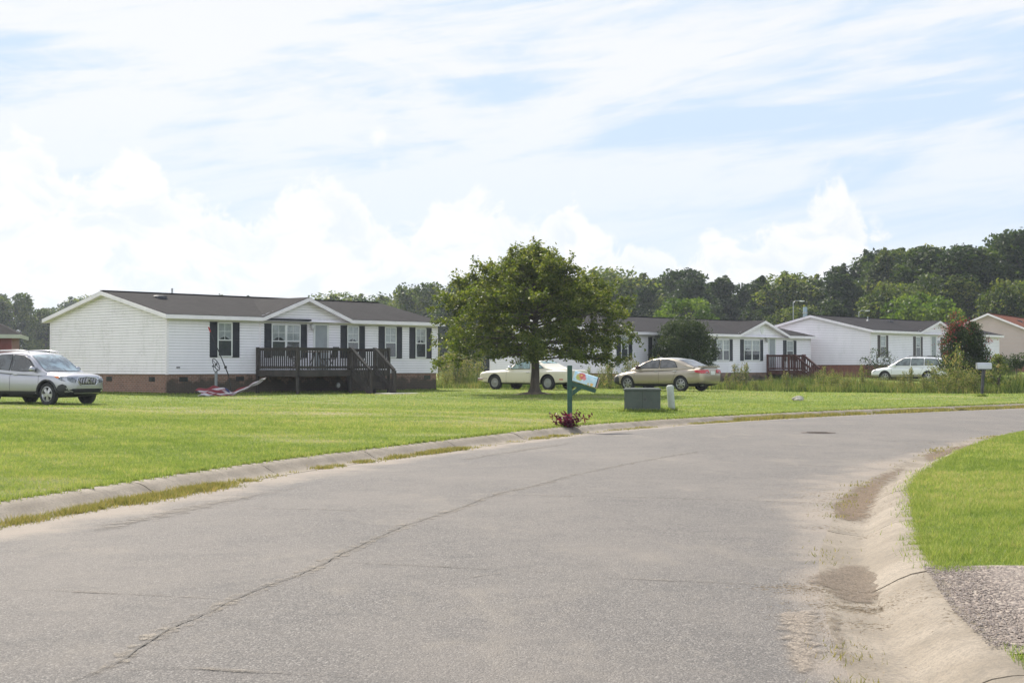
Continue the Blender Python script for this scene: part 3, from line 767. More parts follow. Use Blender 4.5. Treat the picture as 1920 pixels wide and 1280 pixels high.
for y0, y1, n, h0, h1, w in [(11, 15, 60000, .02, .05, .006), (15, 20, 90000, .02, .05, .007), (20, 27, 120000, .02, .05, .009), (27, 36, 130000, .02, .055, .012), (36, 50, 130000, .02, .05, .018), (50, 70, 90000, .02, .05, .03)]:
    area(n, y0, y1, lw, okL, h0, h1, w, zL)
rw = lambda y: (xRB(y), np.minimum(.42 * y + 2.2, xRB(y) + 14))
okG = lambda x, y: (y > 9.0 + .30 * lownoise(x * 6, y * 7) + .04 * (x - 2.5) + RNG.exponential(.10, x.shape) - .12)
for y0, y1, n, h0, h1, w in [(8.8, 11, 60000, .018, .05, .0055), (11, 14, 80000, .018, .05, .006), (14, 19, 90000, .018, .05, .008), (19, 30, 100000, .02, .055, .011), (30, 45, 40000, .04, .08, .018)]:
    area(n, y0, y1, rw, okG, h0, h1, w, zR)
area(9000, 4.6, 6.5, lambda y: (xRB(y), xRB(y) + 1.5), lambda x, y: y < 6.5 + .1 * lownoise(x * 5, y), .02, .05, .005, zR)
# ragged fringe that hangs over the two kerbs
def fringe(C, N, w0, n, zf, y0, y1, h, sgn_w, spread):
    k = np.where((C[:, 1] > y0) & (C[:, 1] < y1))[0]; i = RNG.choice(k, n)
    d = w0 + RNG.exponential(spread, n) * -1 + .06
    clump = .5 + .5 * np.sin(i * .9) * np.sin(i * .23 + 1)
    keep = RNG.uniform(0, 1, n) < .35 + .65 * clump; i = i[keep]; d = d[keep]
    p = C[i] + N[i] * d[:, None] + RNG.normal(0, .03, (len(i), 2))
    D = p[:, 1]; t = np.clip(RNG.normal(.45, .22, len(i)), 0, 1)
    C3, t = blades(p[:, 0], p[:, 1], np.full(len(i), zf) - .02, RNG.uniform(.5, 1, len(i)) * h, np.maximum(.005, .0005 * D), t, 1.0); Cs.append(C3); Ts.append(t)
def tufts(cx, cy, hx, hy, rot, n, h):
    e = RNG.uniform(0, 1, n); sd_ = RNG.integers(0, 4, n); q = RNG.uniform(-1, 1, n); o_ = RNG.exponential(.035, n)
    lx = np.where(sd_ < 2, q * hx, np.where(sd_ == 2, -hx - o_, hx + o_)); ly = np.where(sd_ == 0, -hy - o_, np.where(sd_ == 1, hy + o_, q * hy))
    x = cx + lx * cos(rot) - ly * sin(rot); y = cy + lx * sin(rot) + ly * cos(rot)
    C3, t = blades(x, y, zL(x, y) - .01, RNG.uniform(.4, 1, n) * h, np.full(n, .0005 * cy), np.clip(RNG.normal(.35, .25, n), 0, 1), .8); Cs.append(C3); Ts.append(t)
tufts(3.42, 38.5, .48, .36, radians(-5), 2600, .13); tufts(4.27, 39.2, .09, .09, 0, 500, .14); tufts(1.18, 30, .06, .06, 0, 500, .12); tufts(16.75, 52.3, .06, .06, 0, 300, .16)
tufts(-12.87 + .672 * 7.1 - .741 * 4.1, 54.7 + .741 * 7.1 + .672 * 4.1, 7.08, 4.08, math.atan2(.741, .672), 9000, .11)
fringe(LE, LN, LKW, 26000, .135, 11, 50, .07, 1, .035)
fringe(RE, RN, RKW, 26000, .115, 9.0, 34, .055, 1, .035)
o = polys('lawn_grass', np.concatenate(Cs), 3, np.concatenate(Ts), MT['grass']); tag(o, kind='stuff')

# weeds rooted in the joint between asphalt and gutter
Cs = []; Ts = []
def gutter(C, N, y0, y1, n, off, sp, h, cl):
    k = np.where((C[:, 1] > y0) & (C[:, 1] < y1))[0]; i = RNG.choice(k, n)
    s = i * .25; dens = np.clip(.55 + .35 * np.sin(s * 1.1 + 2.4 * np.sin(s * .29)) + .3 * np.sin(s * 3.7 + 3 * np.sin(s * .9)) + .25 * np.sin(s * 9.7), 0, 1) ** cl
    keep = RNG.uniform(0, 1, n) < dens; i = i[keep]; dens = dens[keep]
    p = C[i] + N[i] * (off + RNG.normal(0, sp, len(i)))[:, None] + RNG.normal(0, .08, (len(i), 2)) * .9
    t = np.clip(RNG.normal(.35, .25, len(i)), 0, 1)
    C3, t = blades(p[:, 0], p[:, 1], np.full(len(i), .0), RNG.uniform(.4, 1, len(i)) * h * (.5 + .5 * dens), np.maximum(.006, .0006 * p[:, 1]), t, 1.2); Cs.append(C3); Ts.append(t)
gutter(LE, LN, 11, 24, 17000, .02, .032, .075, 1.2)
gutter(LE, LN, 14.3, 16.6, 5000, -.02, .10, .08, .6)
gutter(LE, LN, 24, 36, 7000, .04, .06, .06, 3)
gutter(LE, LN, 36, 58, 60000, .30, .16, .12, .35)
gutter(RE, RN, 4.5, 7.2, 1000, .0, .03, .05, 2.5)
gutter(RE, RN, 10, 30, 3000, .02, .06, .04, 4)
o = polys('gutter_weeds', np.concatenate(Cs), 3, np.concatenate(Ts), MT['dry_grass']); tag(o, kind='stuff')

# ------------------------------------------------------------------ houses
def siding(mb, span, z0, z1, y0=0.0, lap=.105, mi=0, axis='x', sgn=-1):
    """real lapped boards; span(z) -> (a, b) along the wall; face looks towards sgn*normal"""
    z = z0
    while z < z1 - .004:
        zt = min(z + lap, z1); a0, b0 = span(z); a1, b1 = span(zt)
        if b0 - a0 > .02:
            o0 = y0 + sgn * .016; o1 = y0 + sgn * .003
            if b1 < a1: m_ = (a1 + b1) / 2; a1 = b1 = m_
            if axis == 'x': vs = [(a0, y0, z), (b0, y0, z), (a0, o0, z + .002), (b0, o0, z + .002), (b1, o1, zt), (a1, o1, zt)]
            else: vs = [(y0, a0, z), (y0, b0, z), (o0, a0, z + .002), (o0, b0, z + .002), (o1, b1, zt), (o1, a1, zt)]
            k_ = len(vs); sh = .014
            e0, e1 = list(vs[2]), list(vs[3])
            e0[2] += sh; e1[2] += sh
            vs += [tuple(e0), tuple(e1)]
            mb.add(vs, [(6, 7, 4, 5)], mi); mb.add([vs[0], vs[1], vs[3], vs[2]], [(0, 1, 2, 3)], 1); mb.add([vs[2], vs[3], vs[7], vs[6]], [(0, 1, 2, 3)], 1)  # underside and foot strip take the painted lap shadow
        z = zt
def window(H, x0, x1, z0, z1, lites=1, shutters=(.34, .34), shut=MT['shutter'], drape=True):
    fr = MB(); t = .045; y = -.055
    fr.box(x0, x1, y, .0, z1 - t, z1); fr.box(x0, x1, y, 0, z0, z0 + t)
    fr.box(x0, x0 + t, y, 0, z0 + t, z1 - t); fr.box(x1 - t, x1, y, 0, z0 + t, z1 - t)
    zm = z0 + (z1 - z0) * .49; W_ = (x1 - x0) / lites
    for k in range(lites):
        a = x0 + k * W_; b = a + W_
        if k: fr.box(a - .05, a + .05, y + .003, 0, z0 + t, z1 - t)
        fr.box(a + t, b - t, y + .006, -.01, zm - .022, zm + .022)
        for q in (.5,):
            c = a + (b - a) * q; fr.box(c - .008, c + .008, -.034, -.022, zm + .02, z1 - t)
        zq = (zm + z1) / 2; fr.box(a + t, b - t, -.033, -.023, zq - .008, zq + .008)
    f = fr.build('window', MT['frame'], H)
    for k in range(lites):
        a = x0 + k * W_ + t; b = x0 + (k + 1) * W_ - t
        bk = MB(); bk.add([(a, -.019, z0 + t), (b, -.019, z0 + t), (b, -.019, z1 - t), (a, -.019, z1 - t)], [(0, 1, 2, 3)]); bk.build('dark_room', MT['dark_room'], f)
        if drape:
            cu = MB(); n = 26; vs = []; fs = []
            zb = zm - random.choice([.0, .02, .12])
            for i in range(n + 1):
                u_ = i / n; xx = a + (b - a) * u_; yy = -.0215 + .0018 * sin(u_ * 34 + k)
                sw = .16 * abs(sin(u_ * pi)) if k % 2 == 0 else .05
                vs += [(xx, yy, zb + sw * random.uniform(.8, 1.1)), (xx, yy - .0, z1 - t)]
            for i in range(n): fs.append((2 * i, 2 * i + 2, 2 * i + 3, 2 * i + 1))
            cu.add(vs, fs); cu.build('curtain', MT['curtain'], f)
        lo = MB(); lo.add([(a, -.030, z0 + t), (b, -.030, z0 + t), (b, -.030, zm), (a, -.030, zm)], [(0, 1, 2, 3)]); lo.build('insect_screen', MT['screen'] , f) if not drape or random.random() < 1 else None
        p = MB(); p.add([(a, -.028, zm), (b, -.028, zm), (b, -.028, z1 - t), (a, -.028, z1 - t)], [(0, 1, 2, 3)])
        p.add([(a, -.036, z0 + t), (b, -.036, z0 + t), (b, -.036, zm), (a, -.036, zm)], [(0, 1, 2, 3)]); p.build('pane', MT['glass'], f)
    for s, wd in zip((-1, 1), shutters):
        if not wd: continue
        sh = MB(); a = x0 - wd - .005 if s < 0 else x1 + .005; b = a + wd; e = .035
        sh.box(a, b, -.022, -.004, z0 - .02, z1 + .02)
        for q in ((a, a + e), (b - e, b)): sh.box(q[0], q[1], -.04, -.022, z0 - .02, z1 + .02)
        for q in ((z0 - .02, z0 + .05), (z1 - .04, z1 + .02), ((z0 + z1) / 2 - .03, (z0 + z1) / 2 + .03)): sh.box(a + e, b - e, -.038, -.022, q[0], q[1])
        zz = z0 + .07
        while zz < z1 - .06:
            if abs(zz - (z0 + z1) / 2) > .045: sh.add([(a + e, -.024, zz + .024), (b - e, -.024, zz + .024), (b - e, -.036, zz), (a + e, -.036, zz)], [(0, 1, 2, 3)])
            zz += .036
        sh.build('shutter', shut, H)
    return f
def house(name, C, u, L, Wd, zg, zf, ze, zr, cg=None, roofm='shingle_brown', wallm='siding', gablem='siding', brickm='brick', ovx=.22, ovy=.28, skirt_in=.03, **tagkw):
    """C = near front corner, u = direction of the front wall, zg ground, zf floor line, ze eave, zr ridge, cg = (x0, x1, peak z) of a gable over the front"""
    H = empty('manufactured_house', (C[0], C[1], zg), math.atan2(u[1], u[0]), **tagkw)
    f_ = zf - zg; e_ = ze - zg; r_ = zr - zg; sl = (r_ - e_) / (Wd / 2)
    b = MB(); i = skirt_in
    b.box(i, L - i, i, Wd - i, -.4, f_); b.build('brick_skirt', MT[brickm], H)
    w = MB(); w.box(0.004, L - .004, .004, Wd - .004, f_, e_ + .001)
    w.prism([(.004, .004, e_), (.004, Wd - .004, e_), (.004, Wd / 2, r_ - .02)], (L - .01, 0, 0))
    fs = lambda z: (0.0, L)
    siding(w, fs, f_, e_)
    if cg:
        c0, c1, cz = cg; cz -= zg; cp = (c0 + c1) / 2
        tri = lambda z: (c0 + (z - e_) / (cz - e_) * (cp - c0), c1 - (z - e_) / (cz - e_) * (c1 - cp))
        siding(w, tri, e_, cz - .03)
        w.prism([(c0 + .3, .004, e_), (c1 - .3, .004, e_), (cp, .004, cz - .06)], (0, (cz - e_) / sl * .8, 0))
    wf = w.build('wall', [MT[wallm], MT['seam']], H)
    gw = MB()
    gb = lambda z: (0, Wd) if z <= e_ else ((z - e_) / sl, Wd - (z - e_) / sl)
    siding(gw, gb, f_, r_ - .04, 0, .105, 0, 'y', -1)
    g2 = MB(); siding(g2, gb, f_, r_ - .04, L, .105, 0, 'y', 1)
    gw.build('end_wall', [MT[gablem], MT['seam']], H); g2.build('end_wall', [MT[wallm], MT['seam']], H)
    for x, y in ((0, 0), (L, 0), (0, Wd), (L, Wd)):
        tr = MB()
        sx = -1 if x == 0 else 1; sy = -1 if y == 0 else 1
        tr.box(x - sx * .06, x + sx * .024, y + sy * .017, y + sy * .024, f_ - .01, e_); tr.box(x + sx * .017, x + sx * .024, y - sy * .06, y + sy * .024, f_ - .01, e_)
        tr.build('corner_trim', MT['trim'], H)
    # roof
    th = .09; zo = .05; R = lambda y: e_ + zo + (y if y <= Wd / 2 else Wd - y) * sl
    rf = MB(); x0 = -ovx; x1 = L + ovx; y0 = -ovy; ym = Wd / 2
    back = [(x0, ym, R(ym)), (x1, ym, R(ym)), (x1, Wd + ovy, R(Wd + ovy)), (x0, Wd + ovy, R(Wd + ovy))]
    rf.prism(back, (0, 0, -th))
    if cg:
        czz = cz + zo + .02; yI = (czz - e_ - zo) / sl; zlo = R(y0); slope_c = (czz - zlo) / (cp - c0)
        # valley start: where the side plane meets the eave
        A = (c0, y0, zlo); Bq = (c1, y0, zlo); Pk = (cp, y0, czz); I = (cp, yI, R(yI)); 
        rf.prism([(x0, y0, zlo), A, I, (cp, ym, R(ym)), (x0, ym, R(ym))], (0, 0, -th))
        rf.prism([Bq, (x1, y0, zlo), (x1, ym, R(ym)), (cp, ym, R(ym)), I], (0, 0, -th))
        rf.prism([A, Pk, I], (0, 0, -th * .9)); rf.prism([Pk, Bq, I], (0, 0, -th * .9))
    else:
        rf.prism([(x0, y0, R(y0)), (x1, y0, R(y0)), (x1, ym, R(ym)), (x0, ym, R(ym))], (0, 0, -th))
    roof = rf.build('roof', MT[roofm], H)
    rd = MB(); rd.beam((x0, ym, R(ym) + .012), (x1, ym, R(ym) + .012), .24, .02); 
    rd.build('ridge_cap', MT[roofm], roof)
    fa = MB(); fh = .15
    def board(p, q, h=fh, w_=.022):      # fascia board hanging from the roof edge p-q
        fa.prism([(p[0], p[1], p[2] - .02), (q[0], q[1], q[2] - .02), (q[0], q[1], q[2] - .02 - h), (p[0], p[1], p[2] - .02 - h)], w_ if isinstance(w_, tuple) else (0, -w_, 0))
    if cg:
        board((x0, y0 - .002, zlo), (c0, y0 - .002, zlo)); board((c1, y0 - .002, zlo), (x1, y0 - .002, zlo))
        board((c0, y0 - .002, zlo), (cp, y0 - .002, czz)); board((cp, y0 - .002, czz), (c1, y0 - .002, zlo))
        fa.prism([(c0, 0, zlo - .12), (cp, 0, czz - .12), (c1, 0, zlo - .12), (c1, 0, zlo - .14), (cp, 0, czz - .14), (c0, 0, zlo - .14)], (0, y0, 0))
    else: board((x0, y0 - .002, R(y0)), (x1, y0 - .002, R(y0)))
    fa.box(x0 + .02, x1 - .02, y0 + .02, 0, R(y0) - fh - .005, R(y0) - fh + .01)
    for xx, sg in ((x0, -1), (x1, 1)):
        d_ = (sg * .022, 0, 0)
        board((xx + sg * .002, y0, R(y0)), (xx + sg * .002, ym, R(ym)), fh, d_); board((xx + sg * .002, ym, R(ym)), (xx + sg * .002, Wd + ovy, R(Wd + ovy)), fh, d_)
        a, b_ = (x0, -.0) if sg < 0 else (L, x1)
        fa.prism([(a, y0 + .02, R(y0) - fh - .01), (a, ym, R(ym) - fh - .01), (a, ym, R(ym) - fh), (a, y0 + .02, R(y0) - fh)], (b_ - a, 0, 0))
        fa.prism([(a, ym, R(ym) - fh - .01), (a, Wd + ovy, R(Wd + ovy) - fh - .01), (a, Wd + ovy, R(Wd + ovy) - fh), (a, ym, R(ym) - fh)], (b_ - a, 0, 0))
    board((x0, Wd + ovy + .024, R(Wd + ovy)), (x1, Wd + ovy + .024, R(Wd + ovy)))
    fa.build('fascia', MT['trim'], roof)
    H['_r'] = 0; del H['_r']
    return H, roof, R
def roof_vent(roof, R, x, y, low=True):
    v = MB(); z = R(y)
    if low:
        v.add([(x - .2, y - .2, R(y - .2) + .01), (x + .2, y - .2, R(y - .2) + .01), (x + .2, y + .2, R(y + .2) + .03), (x - .2, y + .2, R(y + .2) + .03),
               (x - .17, y - .17, R(y - .2) + .13), (x + .17, y - .17, R(y - .2) + .13), (x + .15, y + .17, R(y + .2) + .07), (x - .15, y + .17, R(y + .2) + .07)],
              [(0, 1, 5, 4), (1, 2, 6, 5), (2, 3, 7, 6), (3, 0, 4, 7), (4, 5, 6, 7)])
        v.build('roof_vent', MT['metal_dark'], roof)
    else:
        v.tube([(x, y, z - .05), (x, y, z + .28)], .04, 10); v.tube([(x, y, z), (x, y, z + .05)], [.1, .045], 10)
        v.build('vent_pipe', MT['metal_grey'], roof)
def skirt_vent(H, x, z, face='x'):
    v = MB()
    if face == 'x':
        v.box(x - .19, x + .19, .012, .04, z - .09, z + .09)
        for k in range(5): v.add([(x - .17, .010, z - .075 + k * .033), (x + .17, .010, z - .075 + k * .033), (x + .17, .002, z - .05 + k * .033), (x - .17, .002, z - .05 + k * .033)], [(0, 1, 2, 3)])
    else:
        v.box(.012, .04, x - .19, x + .19, z - .09, z + .09)
        for k in range(5): v.add([(.010, x - .17, z - .075 + k * .033), (.010, x + .17, z - .075 + k * .033), (.002, x + .17, z - .05 + k * .033), (.002, x - .17, z - .05 + k * .033)], [(0, 1, 2, 3)])
    v.build('crawlspace_vent', MT['metal_dark'], H)
def door(H, x0, x1, z0, z1, col='door'):
    f = MB(); f.box(x0 - .09, x0, -.045, 0, z0, z1 + .09); f.box(x1, x1 + .09, -.045, 0, z0, z1 + .09); f.box(x0, x1, -.045, 0, z1, z1 + .09)
    fr = f.build('door_frame', MT['frame'], H)
    d = MB(); d.box(x0, x1, -.028, 0, z0, z1)
    for a, b in ((.10, .42), (.48, .93)):
        d.box(x0 + .12, x1 - .12, -.034, -.028, z0 + (z1 - z0) * a, z0 + (z1 - z0) * a + .02); d.box(x0 + .12, x1 - .12, -.034, -.028, z0 + (z1 - z0) * b, z0 + (z1 - z0) * b + .02)
        d.box(x0 + .12, x0 + .14, -.034, -.028, z0 + (z1 - z0) * a, z0 + (z1 - z0) * b); d.box(x1 - .14, x1 - .12, -.034, -.028, z0 + (z1 - z0) * a, z0 + (z1 - z0) * b)
    dd = d.build('door', MT[col], H)
    k = MB(); k.lathe([(.0, -.05), (.022, -.048), (.028, -.03), (.014, -.015), (.012, 0)], 12, axis='y', M=Matrix.Translation((x0 + .08, -.03, z0 + (z1 - z0) * .47))); k.build('handle', MT['metal_dark'], dd)
def wall_lamp(H, x, z):
    l = MB(); l.lathe([(0, -.01), (.06, -.01), (.06, 0), (0, 0)], 14, axis='y', M=Matrix.Translation((x, 0, z + .1)))
    l.beam((x, -.01, z + .12), (x, -.12, z + .14), .02, .02)
    o = l.build('wall_lamp', MT['metal_grey'], H)
    q = MB(); q.lathe([(0, -.13), (.06, -.11), (.085, -.03), (.08, .06), (.05, .11), (0, .12)], 14, M=Matrix.Translation((x, -.14, z))); q.build('lamp_shade', MT['curtain'], o, 40)

# --- first house
C1, U1 = (-12.87, 54.7), (.672, .741); Z1 = .25
H1, roof1, R1 = house('manufactured_house', C1, U1, 14.2, 8.2, Z1, 1.04, 3.30, 4.24, (4.3, 8.95, 4.07), gablem='siding_stained',
                      label='long white house with black shutters and weathered grey deck, nearest on the left', cat='house')
f1 = lambda z: z - Z1
window(H1, 2.27, 2.97, f1(1.70), f1(3.03)); window(H1, 4.89, 6.36, f1(1.70), f1(3.02), 2)
window(H1, 8.87, 9.52, f1(1.70), f1(3.03)); window(H1, 11.01, 11.68, f1(1.70), f1(3.03)); window(H1, 12.83, 13.48, f1(1.70), f1(3.02))
door(H1, 7.14, 7.78, f1(1.18), f1(3.02)); wall_lamp(H1, 6.93, f1(2.93))
hd = MB(); hd.box(4.38, 6.84, -.16, 0, f1(3.17), f1(3.25)); hd.box(4.38, 6.84, -.04, 0, f1(3.12), f1(3.17)); hd.build('window_awning', MT['shutter'], H1)
bt = MB(); bt.box(4.30, 4.36, -.03, 0, f1(1.04), f1(3.3)); bt.build('corner_trim', MT['trim'], H1); bt = MB(); bt.box(6.74, 6.80, -.03, 0, f1(1.6), f1(3.12)); bt.build('corner_trim', MT['trim'], H1)
for x in (.76, 3.39, 13.61): skirt_vent(H1, x, f1(.85))
skirt_vent(H1, 3.9, f1(.85), 'y'); skirt_vent(H1, 1.0, f1(.85), 'y'); skirt_vent(H1, 6.9, f1(.85), 'y')
roof_vent(roof1, R1, 1.75, 3.0); roof_vent(roof1, R1, 8.75, 3.1); roof_vent(roof1, R1, 3.2, 4.3, False)
sp = MB(); sp.box(.42, .56, -.04, 0, f1(1.28), f1(1.32)); sp.build('outdoor_spigot', MT['metal_dark'], H1)

# --- second house
C2, U2 = (5.5, 78.0), (.695, .719); Z2 = .22
H2, roof2, R2 = house('manufactured_house', C2, U2, 18.9, 9.4, Z2, .96, 3.22, 4.20, (11.0, 16.2, 4.0), roofm='shingle_grey', ovx=.15,
                      label='white house with small red-brown deck, in the middle behind the round shrub', cat='house')
f2 = lambda z: z - Z2
window(H2, .42, 1.02, f2(1.68), f2(2.92)); window(H2, 3.11, 3.74, f2(1.68), f2(2.92)); window(H2, 6.0, 6.6, f2(1.68), f2(2.92))
window(H2, 9.0, 10.24, f2(1.66), f2(2.89), 2); window(H2, 11.70, 13.34, f2(1.67), f2(2.90), 2); window(H2, 16.19, 16.93, f2(1.67), f2(2.90))
door(H2, 14.34, 14.95, f2(1.12), f2(2.98)); wall_lamp(H2, 13.95, f2(2.9))
gv = MB(); gv.lathe([(0, -.03), (.20, -.03), (.23, 0)], 24, axis='y', M=Matrix.Translation((13.6, 0, f2(3.55))) @ Matrix.Diagonal((.8, 1, 1.35, 1))); gv.build('gable_vent', MT['frame'], H2)
for x in (2.0, 5.0, 8.0, 12.0, 18.0): skirt_vent(H2, x, f2(.78))
# --- third house
C3, U3 = (22.0, 90.0), (.643, .766); Z3 = .70
H3, roof3, R3 = house('manufactured_house', C3, U3, 20.3, 8.0, Z3, 1.42, 3.58, 4.52, (6.6, 12.6, 4.28), roofm='shingle_grey', brickm='brick_red', ovx=.2,
                      label='white house with brown shutters and red brick skirt, behind the white station wagon', cat='house')
f3 = lambda z: z - Z3
for a, b in ((1.27, 2.03), (6.36, 7.06), (10.57, 11.25)): window(H3, a, b, f3(1.92), f3(3.24), 1, (.33, .33), MT['shutter_brown'])
window(H3, 16.0, 16.7, f3(1.92), f3(3.24), 1, (.33, .33), MT['shutter_brown'])
door(H3, 8.78, 9.44, f3(1.5), f3(3.28)); wall_lamp(H3, 9.8, f3(2.9))
for x in (5.5, 8.7): roof_vent(roof3, R3, x, 2.9, x > 6)
# --- tan house at the right edge
C4, U4 = (41.3, 112.8), (.5, .866); Z4 = 1.0
H4, roof4, R4 = house('manufactured_house', C4, U4, 16, 9.0, Z4, 1.62, 3.55, 5.45, None, roofm='shingle_red', wallm='tan_siding', gablem='tan_siding', brickm='brick_red', ovx=.3,
                      label='tan house with rust red roof at the right edge, seen behind the crape myrtle', cat='house')
for x in (3, 7, 11): window(H4, x, x + 1.0, 1.3, 2.4)
roof_vent(roof4, R4, 5.5, 3.2)
# --- red shed, far left
S = empty('shed', (-21.15, 62.0, .22), radians(15), label='red metal shed with grey roof at the left edge behind the silver car', cat='shed')
w = MB(); w.box(-6, 0, 0, 5, -.3, 2.45)
x = -6.0
while x < -.02: w.box(x + .02, x + .06, -.02, 0, 0, 2.44); x += .23
w.build('wall', MT['red_metal'], S)
r = MB(); r.prism([(-6.3, -.3, 2.38), (.35, -.3, 2.38), (-2.2, 2.5, 3.75), (-4.2, 2.5, 3.75)], (0, 0, .08)); r.prism([(-6.3, 5.3, 2.38), (.35, 5.3, 2.38), (-2.2, 2.5, 3.75), (-4.2, 2.5, 3.75)], (0, 0, .08))
r.prism([(.35, -.3, 2.38), (.35, 5.3, 2.38), (-2.2, 2.5, 3.75)], (0, 0, .08)); r.prism([(-6.3, -.3, 2.38), (-6.3, 5.3, 2.38), (-4.2, 2.5, 3.75)], (0, 0, .08)); ro = r.build('roof', MT['shingle_brown'], S)
r = MB(); r.box(-6.32, .37, -.33, -.302, 2.30, 2.46); r.box(.352, .38, -.3, 5.3, 2.30, 2.46); r.build('fascia', simple('pale_green_trim', (.33, .35, .28), .6, .1), ro)

# ------------------------------------------------------------------ decks
def place_on(H, name, x, y, z, **kw):
    """an empty standing at house-local x, y but top-level"""
    a = H.rotation_euler.z; c, s = cos(a), sin(a)
    return empty(name, (H.location.x + c * x - s * y, H.location.y + s * x + c * y, z), a, **kw)
def deck(D, x1, yd, zf, rail, mat, post_w, gap, sx0, sx1, sdir='front', nst=4, zg=0.0, wall_right=True):
    """local: x along the house, y=0 wall, -yd front edge, floor zf above the local origin"""
    m = MT[mat]; pw = post_w; hw = pw / 2; top = zf + rail
    fl = MB(); y = -yd
    while y < -.02:
        fl.box(0, x1, y, y + .132, zf - .035, zf); y += .14
    fl.build('deck_floor', m, D)
    j = MB(); j.box(0, x1, -yd, -yd + .04, zf - .25, zf - .037); j.box(0, .04, -yd + .04, -.02, zf - .25, zf - .037); j.box(x1 - .04, x1, -yd + .04, -.02, zf - .25, zf - .037)
    x = .5
    while x < x1 - .2: j.box(x, x + .04, -yd + .05, -.02, zf - .22, zf - .037); x += .5
    j.build('joists', m, D)
    pm = MB(); pm.box(-hw, hw, -hw, hw, -.3, top + .03); pmesh = pm.mesh('post', m)
    def post(x, y): o = link('post', pmesh, D); o.location = (x, y, 0); return o
    bm_ = MB(); bm_.box(-.019, .019, -.019, .019, zf + .03, top - .06); bmesh_ = bm_.mesh('baluster', m)
    def run(a, b, ends=True):
        a = Vector(a); b = Vector(b); L = (b - a).length; d = (b - a) / L
        r = MB(); A = (a.x, a.y, 0); B = (b.x, b.y, 0)
        up = lambda p, z: (p.x, p.y, z)
        r.beam(up(a, top - .015), up(b, top - .015), .13, .035); r.beam(up(a, top - .075), up(b, top - .075), .036, .085); r.beam(up(a, zf + .10), up(b, zf + .10), .036, .085)
        r.build('rail', m, D); n = int(L / gap)
        for k in range(1, n):
            p = a + d * (L * k / n); o = link('baluster', bmesh_, D); nrm = Vector((-d.y, d.x)) * .036; o.location = (p.x + nrm.x, p.y + nrm.y, 0); o.rotation_euler.z = math.atan2(d.y, d.x)
    V2 = lambda x, y: Vector((x, y))
    run(V2(hw, -.05), V2(hw, -yd)); run(V2(x1 - hw, -.05), V2(x1 - hw, -yd))
    if sdir == 'front':
        run(V2(hw, -yd + hw), V2(sx0, -yd + hw)); 
        if x1 - sx1 > .2: run(V2(sx1, -yd + hw), V2(x1 - hw, -yd + hw))
        for q in ((hw, -.06), (hw, -yd + hw), (sx0, -yd + hw), (sx1, -yd + hw), (x1 - hw, -yd + hw), (x1 - hw, -.06)): post(*q)
    # stairs
    run_ = 1.12 if nst <= 4 else 1.4
    st = MB(); bt = MB()
    rise = zf / nst; tr = run_ / nst
    for k in range(nst - 1):
        zt = zf - rise * (k + 1); yy = -yd - tr * k
        for q in (0, .5): st.box(sx0, sx1, yy - tr * (q + .5) + .01, yy - tr * q, zt - .035, zt)
        st.box(sx0 + .04, sx1 - .04, yy - .018, yy - .002, zt, zt + rise - .04)
    for xx in (sx0, sx1 - .04): st.prism([(xx, -yd, zf - .26), (xx, -yd, zf - .01), (xx, -yd - run_ - .08, .12), (xx, -yd - run_ - .08, -.05), (xx, -yd - run_ + .1, -.05)], (.04, 0, 0))
    st.build('stairs', m, D)
    for xx in (sx0, sx1):
        o = MB(); o.box(xx - hw, xx + hw, -yd - run_ - .06, -yd - run_ - .06 + pw, -.2, rail + .06); o.build('post', m, D)
        r = MB(); a = Vector((xx, -yd, top + .01)); b = Vector((xx, -yd - run_, rail + .09)); r.beam(a, b, .13, .036)
        r.beam(a - Vector((0, 0, .07)), b - Vector((0, 0, .07)), .036, .085); r.beam(a - Vector((0, 0, rail - .12)), b - Vector((0, 0, rail - .05)), .036, .085)
        r.build('stair_rail', m, D)
        for k in range(1, 8):
            t = k / 8; p = a.lerp(b, t); q = MB(); q.box(p.x - .019, p.x + .019, p.y - .019, p.y + .019, p.z - rail + .12, p.z - .06); q.build('baluster', m, D)
D1 = place_on(H1, 'wooden_deck', 4.12, -.02, Z1, label='weathered grey wooden deck with stairs in front of the nearest house', cat='deck')
deck(D1, 4.85, 2.55, 1.20 - Z1, .86, 'wood_grey', .10, .125, 2.75, 4.02, nst=4)
D2 = place_on(H2, 'wooden_deck', 14.05, -.02, Z2, label='small red-brown wooden deck with stairs at the middle house', cat='deck')
deck(D2, 1.80, 1.6, 1.10 - Z2, .92, 'wood_red', .10, .13, .62, 1.55, nst=4)
sl = place_on(H1, 'concrete_slab', 7.6, -4.35, Z1 - .02)
o = MB(); o.box(-.7, .9, -.45, .45, 0, .06); q = o.build('slab', MT['concrete_light'], sl)
tag(sl, 'small pale concrete pad at the foot of the grey deck stairs', 'concrete pad')
